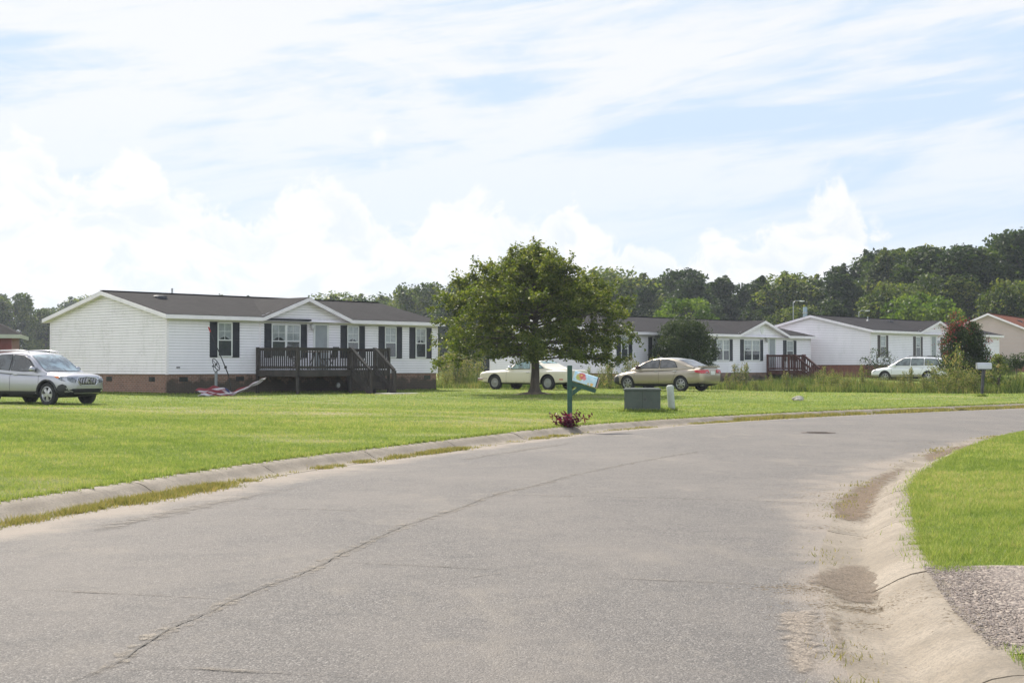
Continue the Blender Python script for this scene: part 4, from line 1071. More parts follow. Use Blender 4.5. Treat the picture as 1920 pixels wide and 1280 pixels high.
# patio furniture on the first deck
def on(H, x, y): a = H.rotation_euler.z; return (H.location.x + cos(a) * x - sin(a) * y, H.location.y + sin(a) * x + cos(a) * y)
px, py = on(H1, 6.1, -1.35)
T1 = empty('patio_table', (px, py, 1.20), .3, 'round dark patio table standing on the grey deck', 'table')
o = MB(); o.lathe([(0, .70), (.5, .70), (.52, .715), (.5, .73), (0, .73)], 24); o.build('tabletop', simple('tan_tabletop', (.22, .13, .08), .5, .2), T1)
for k in range(4):
    a = pi / 4 + k * pi / 2; o = MB(); o.tube([(cos(a) * .12, sin(a) * .12, .70), (cos(a) * .25, sin(a) * .25, .35), (cos(a) * .42, sin(a) * .42, .0)], .017, 8); o.build('leg', MT['metal_dark'], T1)
for (hx, hy, rz, lb) in ((5.25, -1.15, .4, 'dark folding patio chair at the left of the deck table'), (6.95, -1.1, 2.7, 'dark patio chair between the deck table and the door')):
    px, py = on(H1, hx, hy); c = empty('patio_chair', (px, py, 1.20), rz, lb, 'chair', 'dark chairs on the grey deck')
    o = MB(); o.box(-.22, .22, -.22, .22, .42, .45); o.build('seat', MT['blackplastic'], c)
    o = MB(); o.prism([(-.22, -.22, .47), (-.22, .22, .47), (-.34, .22, .92), (-.34, -.22, .92)], (-.02, 0, 0)); o.build('backrest', MT['blackplastic'], c)
    for sx in (-1, 1):
        for sy in (-1, 1): o = MB(); o.tube([(-.2 * sx, .2 * sy, 0), (.18 * sx * .6, .2 * sy, .42)], .013, 6); o.build('leg', MT['metal_dark'], c)

# ------------------------------------------------------------------ cars
def cr(keys, x):
    """smooth interpolation of [(x, a, b, ...)] (descending or ascending in x)"""
    K = sorted(keys); xs = [k[0] for k in K]
    x = min(max(x, xs[0]), xs[-1]); i = min(max(np.searchsorted(xs, x) - 1, 0), len(K) - 2)
    p0 = K[max(i - 1, 0)]; p1 = K[i]; p2 = K[i + 1]; p3 = K[min(i + 2, len(K) - 1)]
    t = (x - p1[0]) / (p2[0] - p1[0] + 1e-9); out = []
    for j in range(1, len(p1)):
        m1 = (p2[j] - p0[j]) / (p2[0] - p0[0] + 1e-9) * (p2[0] - p1[0]); m2 = (p3[j] - p1[j]) / (p3[0] - p1[0] + 1e-9) * (p2[0] - p1[0])
        lim = 3 * abs(p2[j] - p1[j]); m1 = max(-lim, min(lim, m1)); m2 = max(-lim, min(lim, m2))
        h = (2 * t ** 3 - 3 * t ** 2 + 1) * p1[j] + (t ** 3 - 2 * t ** 2 + t) * m1 + (-2 * t ** 3 + 3 * t ** 2) * p2[j] + (t ** 3 - t ** 2) * m2
        out.append(h)
    return out
def superell(w, zb, zt, p, n=44):
    zm = (zb + zt) / 2; h = (zt - zb) / 2; out = []
    for k in range(n):
        a = -pi / 2 + 2 * pi * (k + .5) / n; c_, s_ = cos(a), sin(a)
        out.append((w * math.copysign(abs(c_) ** (2 / p), c_), zm + h * math.copysign(abs(s_) ** (2 / p), s_)))
    return out
def car(name, S, loc, heading, label, cat):
    root = empty(name, loc, math.atan2(heading[1], heading[0]), label, cat)
    B = S['body']; p = S.get('p', 4.5)               # stations (x, zb, zt, w)
    x0, x1 = min(b[0] for b in B), max(b[0] for b in B)
    mb = MB(); nS = 84; n = 44; xs = [x0 + (x1 - x0) * (.5 - .5 * cos(pi * i / nS)) for i in range(nS + 1)]
    rings = []
    for x in xs:
        zb, zt, w = cr(B, x); rings.append([(x, y, z) for y, z in superell(w, zb, zt, p, n)])
    vs = [v for r in rings for v in r]; fs = []
    for i in range(nS):
        for k in range(n):
            k2 = (k + 1) % n; fs.append((i * n + k, i * n + k2, (i + 1) * n + k2, (i + 1) * n + k))
    fs.append(tuple(reversed(range(n)))); fs.append(tuple(nS * n + k for k in range(n)))
    mb.add(vs, fs)
    def half(x, z):
        zb, zt, w = cr(B, x); zm = (zb + zt) / 2; h = (zt - zb) / 2; q = min(.999, abs((z - zm) / h)); return w * (1 - q ** p) ** (1 / p)
    def topz(x, y):
        zb, zt, w = cr(B, x); zm = (zb + zt) / 2; h = (zt - zb) / 2; q = min(.999, abs(y) / w); return zm + h * (1 - q ** p) ** (1 / p)
    me = mb.mesh('tmp', [S['paint'], MT['under'], S.get('clad', S['paint'])])
    tmp = link('tmp', me)
    cutters = []
    ax = S['axles']; ra = S['rt'] + S.get('archgap', .055)
    c = MB()
    for xa in ax:
        for sg in (-1, 1):
            q = MB(); q.lathe([(0, -.17), (ra, -.17), (ra, .17), (0, .17)], 36, axis='y', M=Matrix.Translation((xa, sg * (S['w'] - .10), S['rt'] - .005)))
            cutters.append(q.build('cut', MT['under']))
    if 'bed' in S:
        a, b, w_, z_ = S['bed']; q = MB(); q.box(a, b, -w_, w_, z_, 2); cutters.append(q.build('cut', MT['under']))
    for q in cutters:
        md = tmp.modifiers.new('b', 'BOOLEAN'); md.operation = 'DIFFERENCE'; md.solver = 'EXACT'; md.object = q
    dg = bpy.context.evaluated_depsgraph_get(); dg.update()
    me2 = bpy.data.meshes.new_from_object(tmp.evaluated_get(dg))
    bpy.data.objects.remove(tmp)
    for q in cutters: bpy.data.objects.remove(q)
    body = link('body', me2, root)
    mats = [S['paint'], MT['under'], S.get('clad', S['paint'])]
    me2.materials.clear(); [me2.materials.append(m_) for m_ in mats]
    for f in me2.polygons:
        cx, cy, cz = f.center; mi = 0
        if cz < S.get('cladz', 0) and 'clad' in S: mi = 2
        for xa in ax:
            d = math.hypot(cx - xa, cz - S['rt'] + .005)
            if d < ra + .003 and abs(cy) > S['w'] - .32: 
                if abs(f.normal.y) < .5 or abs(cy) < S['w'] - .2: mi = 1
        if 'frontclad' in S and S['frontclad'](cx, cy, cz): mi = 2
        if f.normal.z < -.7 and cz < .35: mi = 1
        f.material_index = mi
    me2.polygons.foreach_set('use_smooth', [True] * len(me2.polygons)); me2.set_sharp_from_angle(angle=radians(38))
    # --- greenhouse
    G = S['roof']; t_ = S['tumble']; beltf = lambda x: cr(S['belt'], x)   # belt (x, z, w)
    gx0, gx1 = min(g_[0] for g_ in G), max(g_[0] for g_ in G)
    def side(x, z): zb_, wb = beltf(x); return wb - max(0, z - zb_) * t_
    def ring(x):
        zr = cr(G, x)[0]; zb_, wb = beltf(x); z0 = zb_ - .06; hh = max(zr - zb_, .01); wt = wb - hh * t_; r_ = min(.09, hh * .45)
        L = [(wb, z0), (wb, zb_)]
        for q in (.33, .66): L.append((wb - hh * q * t_ * .97, zb_ + (hh - r_) * q))
        L.append((wt + .0 + r_ * t_, zr - r_ - .03 * hh))
        for a in (.25, .5, .75, 1): L.append((wt - r_ * 1.25 * (1 - cos(a * pi / 2)) , zr - r_ * (1 - sin(a * pi / 2)) - .035 * min(1, hh * 2)))
        wi = wt - r_ * 1.25
        for q in (.66, .33, 0): L.append((wi * q, zr - .035 * min(1, hh * 2) * q * q))
        return L
    gm = MB(); nG = 60; gxs = [gx0 + (gx1 - gx0) * i / nG for i in range(nG + 1)]; vs = []; fs = []
    for x in gxs:
        L = ring(x); full = L + [(-y, z) for y, z in reversed(L[:-1])]
        vs += [(x, y, z) for y, z in full]
    m_ = len(full)
    for i in range(nG):
        for k in range(m_ - 1): fs.append((i * m_ + k, i * m_ + k + 1, (i + 1) * m_ + k + 1, (i + 1) * m_ + k))
    fs.append(tuple(range(m_))); fs.append(tuple(nG * m_ + k for k in reversed(range(m_))))
    gm.add(vs, fs); gm.build('cabin', S['paint'], root, 40)
    def rooftop(x, f_):     # point on the top surface at fraction f_ of the half width
        L = ring(x); wi = L[-3][0] / .66; zr = cr(G, x)[0]; hh = max(zr - beltf(x)[0], .01)
        wt = side(x, zr); y = f_ * (wt - .035)
        return (x, y, zr - .035 * min(1, hh * 2) * (y / max(wi, .1)) ** 2)
    for nm, (xa, xb, fa, fb) in S['screens'].items():
        q = MB(); vs = []; fs = []; N_ = 14; sgn = 1 if xa > 0 and nm == 'windshield' else -1
        for i in range(N_ + 1):
            x = xa + (xb - xa) * i / N_; f_ = fa + (fb - fa) * i / N_
            for k in range(N_ + 1):
                a = rooftop(x, (2 * k / N_ - 1) * f_); bow = .0 * (1 - (2 * k / N_ - 1) ** 2); vs.append((a[0] + sgn * (.008 + bow), a[1], a[2] + .010))
        for i in range(N_):
            for k in range(N_): a = i * (N_ + 1) + k; fs.append((a, a + 1, a + N_ + 2, a + N_ + 1))
        q.add(vs, fs); gl = q.build(nm, S['glass2'] if nm == 'windshield' and 'glass2' in S else S['glass'], root, 60)
    for poly in S['windows']:
        for sg in (-1, 1):
            q = MB(); e = MB()
            # subdivide outline then fan
            P = []; N_ = len(poly)
            for i in range(N_):
                a = poly[i]; b = poly[(i + 1) % N_]
                for t in (0, .34, .67): P.append((a[0] + (b[0] - a[0]) * t, a[1] + (b[1] - a[1]) * t))
            cx = sum(a for a, _ in P) / len(P); cz = sum(b for _, b in P) / len(P)
            vs = [(cx, sg * (side(cx, cz) + .010), cz)] + [(a, sg * (side(a, b) + .010), b) for a, b in P]
            q.add(vs, [(0, i + 1, (i + 1) % len(P) + 1) for i in range(len(P))]); w_ = q.build('side_window', S['glass'], root, 60)
            ring_ = [(a, sg * (side(a, b) + .006), b) for a, b in P]; e.tube(ring_ + [ring_[0]], S.get('seal', .012), 5, cap=False); e.build('window_seal', S.get('sealm', MT['blackplastic']), w_)
    # --- wheels
    rt = S['rt']; rr = S['rr']; tw = .105
    tp = [(rr, -tw * .8), (rr + .015, -tw), (rt - .035, -tw), (rt - .008, -tw * .75), (rt, -tw * .4), (rt, tw * .4), (rt - .008, tw * .75), (rt - .035, tw), (rr + .015, tw), (rr, tw * .8)]
    for xa in ax:
        for sg in (-1, 1):
            yc = sg * (S['w'] - .115)
            tm = MB(); tm.lathe(tp, 36, axis='y', closed=True, M=Matrix.Translation((xa, yc, rt - .01)))
            tm.lathe([(0, -.02), (rr, -.02), (rr, .02), (0, .02)], 24, axis='y', M=Matrix.Translation((xa, yc, rt - .01)), mi=1)
            wh = tm.build('wheel', [MT['rubber'], MT['under']], root, 40)
            rm = MB(); M = Matrix.Translation((xa, yc + sg * .06, rt - .01)) @ Matrix.Diagonal((1, sg, 1, 1))
            rm.lathe([(rr + .008, -.02), (rr + .010, .034), (rr - .012, .036), (rr - .030, .01), (rr - .03, -.05)], 36, axis='y', M=M)
            ns = S['spokes']
            if S.get('hubcap'):
                rm.lathe([(0, .055), (.06, .052), (.075, .035), (.12, .03), (rr - .04, .025), (rr - .02, .03)], 28, axis='y', M=M)
                for k in range(16): a = 2 * pi * k / 16; rm.add([(cos(a) * .09, .034, sin(a) * .09), (cos(a + .12) * .09, .034, sin(a + .12) * .09), (cos(a + .09) * (rr - .05), .034, sin(a + .09) * (rr - .05)), (cos(a) * (rr - .05), .034, sin(a) * (rr - .05)), (cos(a + .06) * .12, .045, sin(a + .06) * .12)], [(0, 1, 4), (1, 2, 4), (2, 3, 4), (3, 0, 4)], 0, M)
            else:
                rm.lathe([(0, .03), (.05, .03), (.065, .015), (.065, -.02)], 18, axis='y', M=M)
                for k in range(ns):
                    a = 2 * pi * k / ns + .3; R_ = Matrix.Rotation(a, 4, 'Y')
                    wi = .040 if ns <= 5 else .026; wo = .058 if ns <= 5 else .034
                    rm.prism([(.04, .022, -wi), (rr - .02, .012, -wo), (rr - .02, .012, wo), (.04, .022, wi)], (0, -.03, 0), M=M @ R_)
            rm.build('rim', S.get('rimm', MT['rim']), wh, 35)
    # --- trim on the sides
    def sidepatch(nm, poly, mat, off_=.006, both=True, thick=.014, only=None):
        for sg in ((-1, 1) if both else (only,)):
            P = []
            N_ = len(poly)
            for i in range(N_):
                a = poly[i]; b = poly[(i + 1) % N_]; k_ = max(1, int(math.hypot(a[0] - b[0], a[1] - b[1]) / .08))
                for t in range(k_): P.append((a[0] + (b[0] - a[0]) * t / k_, a[1] + (b[1] - a[1]) * t / k_))
            q = MB(); cx = sum(a for a, _ in P) / len(P); cz = sum(b for _, b in P) / len(P); n_ = len(P)
            vs = [(cx, sg * (half(cx, cz) + off_ + .002), cz)]; fs = []
            rs_ = (.25, .5, .75, 1.0)
            for f_ in rs_: vs += [(cx + (a - cx) * f_, sg * (half(cx + (a - cx) * f_, cz + (b - cz) * f_) + off_), cz + (b - cz) * f_) for a, b in P]
            vs += [(a, sg * (half(a, b) - thick), b) for a, b in P]
            fs += [(0, i + 1, (i + 1) % n_ + 1) for i in range(n_)]
            for k_ in range(len(rs_)): fs += [(1 + k_ * n_ + i, 1 + (k_ + 1) * n_ + i, 1 + (k_ + 1) * n_ + (i + 1) % n_, 1 + k_ * n_ + (i + 1) % n_) for i in range(n_)]
            q.add(vs, fs)
            q.build(nm, mat, root, 40)
    for nm, poly, mat in S.get('patches', []): sidepatch(nm, poly, mat)
    if 'lip' in S:
        for xa in ax:
            for sg in (-1, 1):
                pts = []
                for a in np.linspace(-.12, pi + .12, 22):
                    x = xa + cos(a) * (ra + .022); z = max(S['rt'] + sin(a) * (ra + .022), .25); pts.append((x, sg * (half(x, z) + .004), z))
                q = MB(); q.tube(pts, .034, 8); q.build('arch_cladding', S['lip'], root, 50)
    # door shut lines follow the side surface
    for ln in S.get('lines', []):
        for sg in (-1, 1):
            pts = []
            for i in range(len(ln) - 1):
                for t in range(6): a, b = ln[i], ln[i + 1]; x = a[0] + (b[0] - a[0]) * t / 6; z = a[1] + (b[1] - a[1]) * t / 6; pts.append((x, z))
            pts.append(ln[-1]); q = MB(); q.tube([(x, sg * (half(x, z) + .0005), z) for x, z in pts], .0045, 4); q.build('door_gap', MT['under'], body)
    for hx, hz in S['handles']:
        for sg in (-1, 1):
            y = half(hx, hz); q = MB(); q.tube([(hx - .09, sg * (y - .004), hz), (hx - .075, sg * (y + .03), hz + .004), (hx + .06, sg * (y + .032), hz + .002), (hx + .085, sg * (y - .004), hz)], [.010, .014, .014, .010], 8)
            q.build('door_handle', S['handlem'], root, 50)
    mx, mz = S['mirror']
    for sg in (-1, 1):
        y = half(mx, mz - .1) - .02; q = MB()
        ringv = []
        Mx = Matrix.Translation((mx, sg * (y + .16), mz + .04))
        for i in range(9):
            a = pi * i / 8; r_ = sin(a) ** .6 if 0 < i < 8 else 0
            ringv.append((max(r_, .001), -cos(a)))
        q.lathe([(r_ * .5, z_) for r_, z_ in ringv], 14, M=Mx @ Matrix.Rotation(pi / 2, 4, 'X') @ Matrix.Diagonal((.17, .17, .105, 1)) )
        q.tube([(mx + .02, sg * (y - .03), mz - .05), (mx, sg * (y + .10), mz + .0)], .022, 8)
        q.build('wing_mirror', S['mirrorm'], root, 50)
    S['half'] = half; S['topz'] = topz; S['side'] = side; S['root'] = root; S['bodyo'] = body; S['patch'] = sidepatch
    return root
def bar(root, nm, pts, r, mat, n=8): o = MB(); o.tube(pts, r, n); return o.build(nm, mat, root, 50)
def frontpatch(S, nm, poly, xoff, mat, parent=None, mirror=False):
    """poly in (y, z) on the nose or tail: x solved from the body's plan taper"""
    root = S['root']; B = S['body']; xe = max(b[0] for b in B) if xoff > 0 else min(b[0] for b in B)
    def xat(y, z):
        lo, hi = 0.0, xe
        for _ in range(22):
            m_ = (lo + hi) / 2; zb, zt, w = cr(B, m_); inside = zb < z < zt and abs(y) < S['half'](m_, z)
            if inside: lo = m_
            else: hi = m_
        return lo
    for sg in ((1, -1) if mirror else (1,)):
        P = []
        for i in range(len(poly)):
            a = poly[i]; b = poly[(i + 1) % len(poly)]; k_ = max(1, int(math.hypot(a[0] - b[0], a[1] - b[1]) / .07))
            for t in range(k_): P.append((a[0] + (b[0] - a[0]) * t / k_, a[1] + (b[1] - a[1]) * t / k_))
        n_ = len(P); cy = sum(a for a, _ in P) / n_; cz = sum(b for _, b in P) / n_
        vs = [(xat(cy, cz) + xoff, sg * cy, cz)]; fs = [(0, i + 1, (i + 1) % n_ + 1) for i in range(n_)]; rs_ = (.25, .5, .75, 1.0)
        for f_ in rs_: vs += [(xat(cy + (a - cy) * f_, cz + (b - cz) * f_) + xoff, sg * (cy + (a - cy) * f_), cz + (b - cz) * f_) for a, b in P]
        vs += [(xat(a, b) - xoff * 2, sg * a, b) for a, b in P]
        for k_ in range(len(rs_)): fs += [(1 + k_ * n_ + i, 1 + (k_ + 1) * n_ + i, 1 + (k_ + 1) * n_ + (i + 1) % n_, 1 + k_ * n_ + (i + 1) % n_) for i in range(n_)]
        q = MB(); q.add(vs, fs)
        o = q.build(nm, mat, parent or root, 40)
    return o, xat

# --- silver compact SUV
P_sil = paint('silver_metallic_paint', (.36, .36, .39), .6, .26)
S = dict(paint=P_sil, clad=MT['blackplastic'], cladz=.0, lip=MT['blackplastic'], w=.88, p=4.2, rt=.345, rr=.225, archgap=.05, axles=(1.30, -1.255), spokes=5,
    body=[(-2.12, .42, .90, .52), (-2.08, .34, 1.02, .68), (-1.98, .28, 1.10, .79), (-1.7, .23, 1.14, .86), (-1.2, .21, 1.13, .885), (-.4, .21, 1.08, .885), (.5, .21, 1.04, .885), (.95, .21, 1.03, .885),
          (1.30, .22, 1.015, .882), (1.65, .25, .985, .865), (1.90, .28, .95, .82), (2.04, .31, .90, .73), (2.11, .35, .83, .62), (2.145, .40, .74, .48)],
    belt=[(-2.0, 1.10, .74), (-1.7, 1.10, .80), (-1.0, 1.06, .845), (0, 1.00, .86), (.7, .97, .85), (1.05, .96, .82), (1.2, .96, .78)],
    roof=[(-2.02, 1.12), (-1.93, 1.34), (-1.82, 1.50), (-1.65, 1.575), (-1.2, 1.63), (-.6, 1.655), (-.1, 1.645), (.22, 1.60), (.42, 1.52), (.62, 1.40), (.85, 1.22), (1.05, 1.07), (1.20, .98)],
    tumble=.26, glass=car_glass('tinted_car_glass', (.045, .05, .055)), glass2=car_glass('windshield_glass', (.16, .22, .24), 2.3),
    screens={'windshield': (1.10, .36, .93, .90), 'rear_window': (-1.98, -1.84, .75, .72)},
    windows=[[(.80, 1.05), (.42, 1.40), (.15, 1.52), (-.28, 1.555), (-.30, 1.06), (.3, 1.03)], [(-.37, 1.065), (-.35, 1.555), (-.85, 1.545), (-1.12, 1.50), (-1.15, 1.12)], [(-1.20, 1.13), (-1.17, 1.49), (-1.45, 1.40), (-1.66, 1.22)]],
    lines=[[(.93, .45), (.95, .8), (.86, 1.02)], [(-.33, .42), (-.33, .8), (-.33, 1.05)], [(-1.18, .98), (-1.0, .72), (-.93, .45)], [(.93, .42), (0, .42), (-.9, .42)]],
    handles=[(-.12, .93), (-1.02, .97)], handlem=MT['chrome'], mirror=(.72, 1.06), mirrorm=P_sil,
    patches=[('sill_cladding', [(.93, .23), (.93, .41), (-.88, .41), (-.88, .23)], MT['blackplastic']), ('bumper_cladding', [(1.70, .27), (1.68, .45), (1.78, .60), (1.92, .65), (2.02, .60), (2.06, .46), (2.06, .34), (1.95, .29)], MT['blackplastic']), ('bumper_cladding', [(-1.66, .26), (-1.66, .50), (-1.98, .52), (-2.02, .32)], MT['blackplastic'])],
    frontclad=lambda x, y, z: x > 1.9 and z < .40)
R_ = car('parked_car', S, (-14.93, 46.32, .155), (.861, -.505), 'silver compact suv facing right, parked on the grass at the left edge', 'car')
gm, xat = frontpatch(S, 'grille', [(-.36, .83), (-.40, .75), (-.30, .62), (.30, .62), (.40, .75), (.36, .83), (0, .855)], .014, MT['under'])
gb = MB()
for k in range(-5, 6):
    y = k * .066; zt_ = .82 + .02 * (1 - abs(y) / .36); zb_ = .635 + .12 * max(0, abs(y) - .27) / .1
    gb.tube([(xat(y, z) + .022, y, z) for z in np.linspace(zb_, zt_, 5)], .0045, 6)
gb.build('grille_bars', MT['chrome'], gm, 50)
lp = [(-.36, .835), (-.41, .75), (-.30, .61), (0, .605), (.30, .61), (.41, .75), (.36, .835), (0, .865), (-.36, .835)]
pts = []
for a, b in zip(lp[:-1], lp[1:]):
    for t in np.linspace(0, 1, 5)[:-1]: pts.append((a[0] + (b[0] - a[0]) * t, a[1] + (b[1] - a[1]) * t))
bar(gm, 'grille_surround', [(xat(*q) + .012, q[0], q[1]) for q in pts] + [(xat(*pts[0]) + .012, *pts[0])], .012, MT['chrome'])
em = MB(); em.lathe([(.05, -.01), (.062, -.01), (.062, .012), (.05, .012)], 20, axis='y', closed=True, M=Matrix.Translation((xat(0, .74) + .035, 0, .74)) @ Matrix.Rotation(pi / 2, 4, 'Z')); em.build('badge', MT['chrome'], gm, 40)
frontpatch(S, 'headlight', [(.45, .77), (.49, .68), (.62, .69), (.72, .76), (.70, .86), (.58, .85)], .020, MT['lens'], mirror=True)
S['patch']('headlight_corner', [(2.02, .72), (1.90, .74), (1.68, .83), (1.56, .89), (1.72, .90), (1.97, .86)], MT['lens'])
S['patch']('turn_signal', [(1.74, .82), (1.58, .885), (1.66, .89), (1.82, .84)], MT['amber'], .016)
frontpatch(S, 'lower_grille', [(-.66, .345), (-.72, .44), (-.58, .50), (.58, .50), (.72, .44), (.66, .345)], .012, MT['under'])
frontpatch(S, 'skid_plate', [(-.50, .345), (-.52, .375), (.52, .375), (.50, .345)], .024, MT['rim'])
S['patch']('tail_light', [(-1.90, .86), (-2.0, .96), (-1.98, 1.04), (-1.70, 1.06), (-1.66, .98)], MT['taillight'])
for sg in (-1, 1):
    o = MB(); o.tube([(.25, sg * .60, 1.60), (.15, sg * .60, 1.655), (-.4, sg * .61, 1.69), (-1.1, sg * .60, 1.675), (-1.5, sg * .58, 1.63), (-1.6, sg * .57, 1.585)], [.012, .02, .022, .022, .02, .012], 8); o.build('roof_rail', P_sil, R_, 50)
bar(R_, 'antenna', [(-1.45, 0, 1.59), (-1.62, 0, 1.75)], .006, MT['blackplastic'])

# --- gold four-door sedan with a missing dark front bumper
P_gold = paint('champagne_gold_paint', (.37, .315, .24), .55, .33)
S = dict(paint=P_gold, clad=MT['blackplastic'], cladz=-1, w=.905, p=4.2, rt=.325, rr=.215, archgap=.04, axles=(1.42, -1.32), spokes=7,
    body=[(-2.36, .42, .82, .62), (-2.31, .32, .98, .74), (-2.2, .26, 1.02, .82), (-1.9, .21, 1.02, .875), (-1.32, .20, 1.00, .905), (-.5, .19, .97, .91), (.4, .19, .95, .91), (1.0, .19, .93, .91), (1.42, .20, .87, .90),
          (1.8, .21, .80, .875), (2.08, .23, .73, .81), (2.25, .28, .66, .70), (2.33, .34, .58, .56)],
    belt=[(-1.95, 1.00, .74), (-1.6, .98, .78), (-1.0, .955, .84), (0, .93, .865), (.8, .91, .86), (1.2, .90, .80), (1.35, .89, .76)],
    roof=[(-1.88, 1.03), (-1.55, 1.16), (-1.15, 1.33), (-.85, 1.405), (-.45, 1.445), (0, 1.44), (.28, 1.395), (.6, 1.28), (1.0, 1.08), (1.30, .925), (1.46, .84)],
    tumble=.36, glass=car_glass('grey_tinted_glass', (.085, .08, .08)), screens={'windshield': (1.26, .36, .92, .86), 'rear_window': (-1.80, -1.02, .84, .82)},
    windows=[[(.98, .985), (.52, 1.235), (.22, 1.335), (-.18, 1.365), (-.18, .985)], [(-.25, .985), (-.25, 1.365), (-.62, 1.35), (-.92, 1.28), (-1.12, 1.02)]],
    lines=[[(1.02, .30), (1.06, .6), (.98, .92)], [(-.22, .26), (-.22, .6), (-.22, .95)], [(-1.14, .96), (-1.02, .70), (-.90, .42), (-.88, .28)], [(1.0, .27), (0, .26), (-.88, .27)]],
    handles=[(-.05, .83), (-1.0, .85)], handlem=MT['chrome'], mirror=(.86, .97), mirrorm=simple('dark_red_mirror', (.06, .025, .02), .4, .2, 9),
    frontclad=lambda x, y, z: x > 1.86 and z < .60)
G_ = car('parked_car', S, (6.70, 63.94, .275), (-.778, .63), 'gold four-door sedan facing left, parked on the lawn behind the green electrical box', 'car')
frontpatch(S, 'tail_light', [(.30, .79), (.78, .76), (.80, .91), (.34, .92)], -.034, MT['taillight'], mirror=True)
S['patch']('tail_light', [(-2.30, .76), (-2.04, .81), (-1.98, .86), (-2.02, .90), (-2.30, .91)], MT['taillight'], .016)
frontpatch(S, 'reversing_light', [(.42, .80), (.58, .80), (.58, .835), (.42, .835)], -.044, MT['lens'], mirror=True)
frontpatch(S, 'licence_plate', [(-.16, .70), (.16, .70), (.16, .85), (-.16, .85)], -.030, MT['frame'])
o = MB(); o.prism([(-2.30, -.70, 1.015), (-2.10, -.72, 1.03), (-2.10, .72, 1.03), (-2.30, .70, 1.015)], (0, 0, .055)); o.build('spoiler', P_gold, G_, 40)
S['patch']('side_moulding', [(.92, .44), (.92, .475), (-.16, .475), (-.16, .44)], P_gold, .014); S['patch']('side_moulding', [(-.28, .44), (-.28, .475), (-.84, .475), (-.84, .44)], P_gold, .014)
S['patch']('headlight', [(2.10, .60), (1.82, .68), (1.80, .73), (2.08, .69)], MT['lens'])
o = MB(); o.box(.24, .34, -.12, .12, 1.425, 1.46); o.build('roof_bracket', MT['chrome'], G_)
o = MB(); o.lathe([(0, 0), (.045, 0), (.045, .12), (0, .12)], 12, axis='y', M=Matrix.Translation((-2.20, .5, .27)) @ Matrix.Rotation(-pi / 2, 4, 'Z')); o.build('exhaust_tip', MT['metal_grey'], G_, 40)

# --- cream coupe pickup
P_cream = paint('aged_cream_paint', (.66, .61, .49), .0, .42, .5)
S = dict(paint=P_cream, w=.90, p=6.5, rt=.33, rr=.20, archgap=.075, axles=(1.53, -1.44), spokes=0, hubcap=True, rimm=MT['metal_grey'],
    body=[(-2.50, .36, .86, .80), (-2.44, .30, .90, .85), (-2.2, .27, .915, .88), (-1.44, .25, .92, .90), (-.4, .25, .92, .91), (.6, .25, .91, .91), (1.53, .26, .885, .905), (2.1, .29, .85, .885), (2.34, .34, .80, .87), (2.42, .38, .76, .84)],
    belt=[(-1.75, .90, .80), (-1.0, .90, .84), (0, .895, .855), (.75, .895, .85), (1.05, .89, .80)],
    roof=[(-1.70, .905), (-1.35, 1.03), (-1.0, 1.20), (-.72, 1.305), (-.45, 1.345), (-.1, 1.35), (.18, 1.33), (.40, 1.24), (.72, 1.04), (1.0, .90)],
    tumble=.33, glass=car_glass('teal_reflecting_glass', (.15, .24, .22), 1.9), screens={'windshield': (.94, .24, .93, .88), 'rear_window': (-1.0, -.74, .8, .78)},
    windows=[[(.66, .945), (.36, 1.19), (.16, 1.285), (-.36, 1.30), (-.44, .945)], [(-.62, .945), (-.58, 1.29), (-.78, 1.24), (-1.18, .98)]],
    lines=[[(.86, .30), (.86, .6), (.82, .90)], [(-.50, .30), (-.50, .6), (-.50, .90)], [(.86, .30), (0, .29), (-.50, .30)]],
    handles=[(-.36, .78)], handlem=MT['chrome'], mirror=(.58, .96), mirrorm=MT['chrome'], bed=(-2.38, -1.72, .76, .55))
E_ = car('parked_car', S, (.96, 66.95, .275), (-.80, .60), 'old cream coupe with a pickup bed, facing left, parked behind the oak tree', 'car')
S['patch']('side_trim', [(2.2, .505), (2.2, .525), (1.95, .525), (1.95, .505)], MT['chrome'], .012)
S['patch']('side_marker', [(-2.28, .46), (-2.28, .50), (-2.08, .50), (-2.08, .46)], MT['taillight'])
S['patch']('side_moulding', [(1.08, .50), (1.08, .515), (-1.0, .515), (-1.0, .50)], P_cream, .012)
frontpatch(S, 'headlight', [(.46, .60), (.80, .60), (.80, .74), (.46, .74)], .012, MT['lens'], mirror=True)
frontpatch(S, 'grille', [(-.42, .56), (.42, .56), (.42, .74), (-.42, .74)], .012, MT['metal_grey'])
o = MB(); o.box(2.42, 2.54, -.86, .86, .40, .53); o.box(2.2, 2.42, .87, .90, .42, .52); o.box(2.2, 2.42, -.90, -.87, .42, .52); q = o.build('bumper', MT['chrome'], E_)
md = q.modifiers.new('bevel', 'BEVEL'); md.width = .02; md.segments = 3
o = MB(); o.box(-2.62, -2.50, -.84, .84, .38, .50); q = o.build('bumper', MT['chrome'], E_); md = q.modifiers.new('bevel', 'BEVEL'); md.width = .02; md.segments = 3
for k in range(2):
    o = MB(); o.tube([(-.12 + .5 * k, .62, 1.35), (-.12 + .5 * k, -.62, 1.35)], .016, 8); 
bar(E_, 'roof_rack', [(-.3, .60, 1.36), (-.3, -.60, 1.36)], .02, MT['chrome'])
bar(E_, 'antenna', [(1.15, -.6, .88), (1.1, -.62, 1.3)], .005, MT['metal_grey'])
px = empty('trash_bag', (3.05, 66.0, .2 + .56), .4, 'dark lumpy bag lying in the bed of the cream coupe', 'bag')
o = MB(); pr = [(0.001, 0), (.14, .02), (.20, .12), (.17, .26), (.09, .36), (.03, .42), (.05, .48), (.001, .46)]; o.lathe(pr, 14)
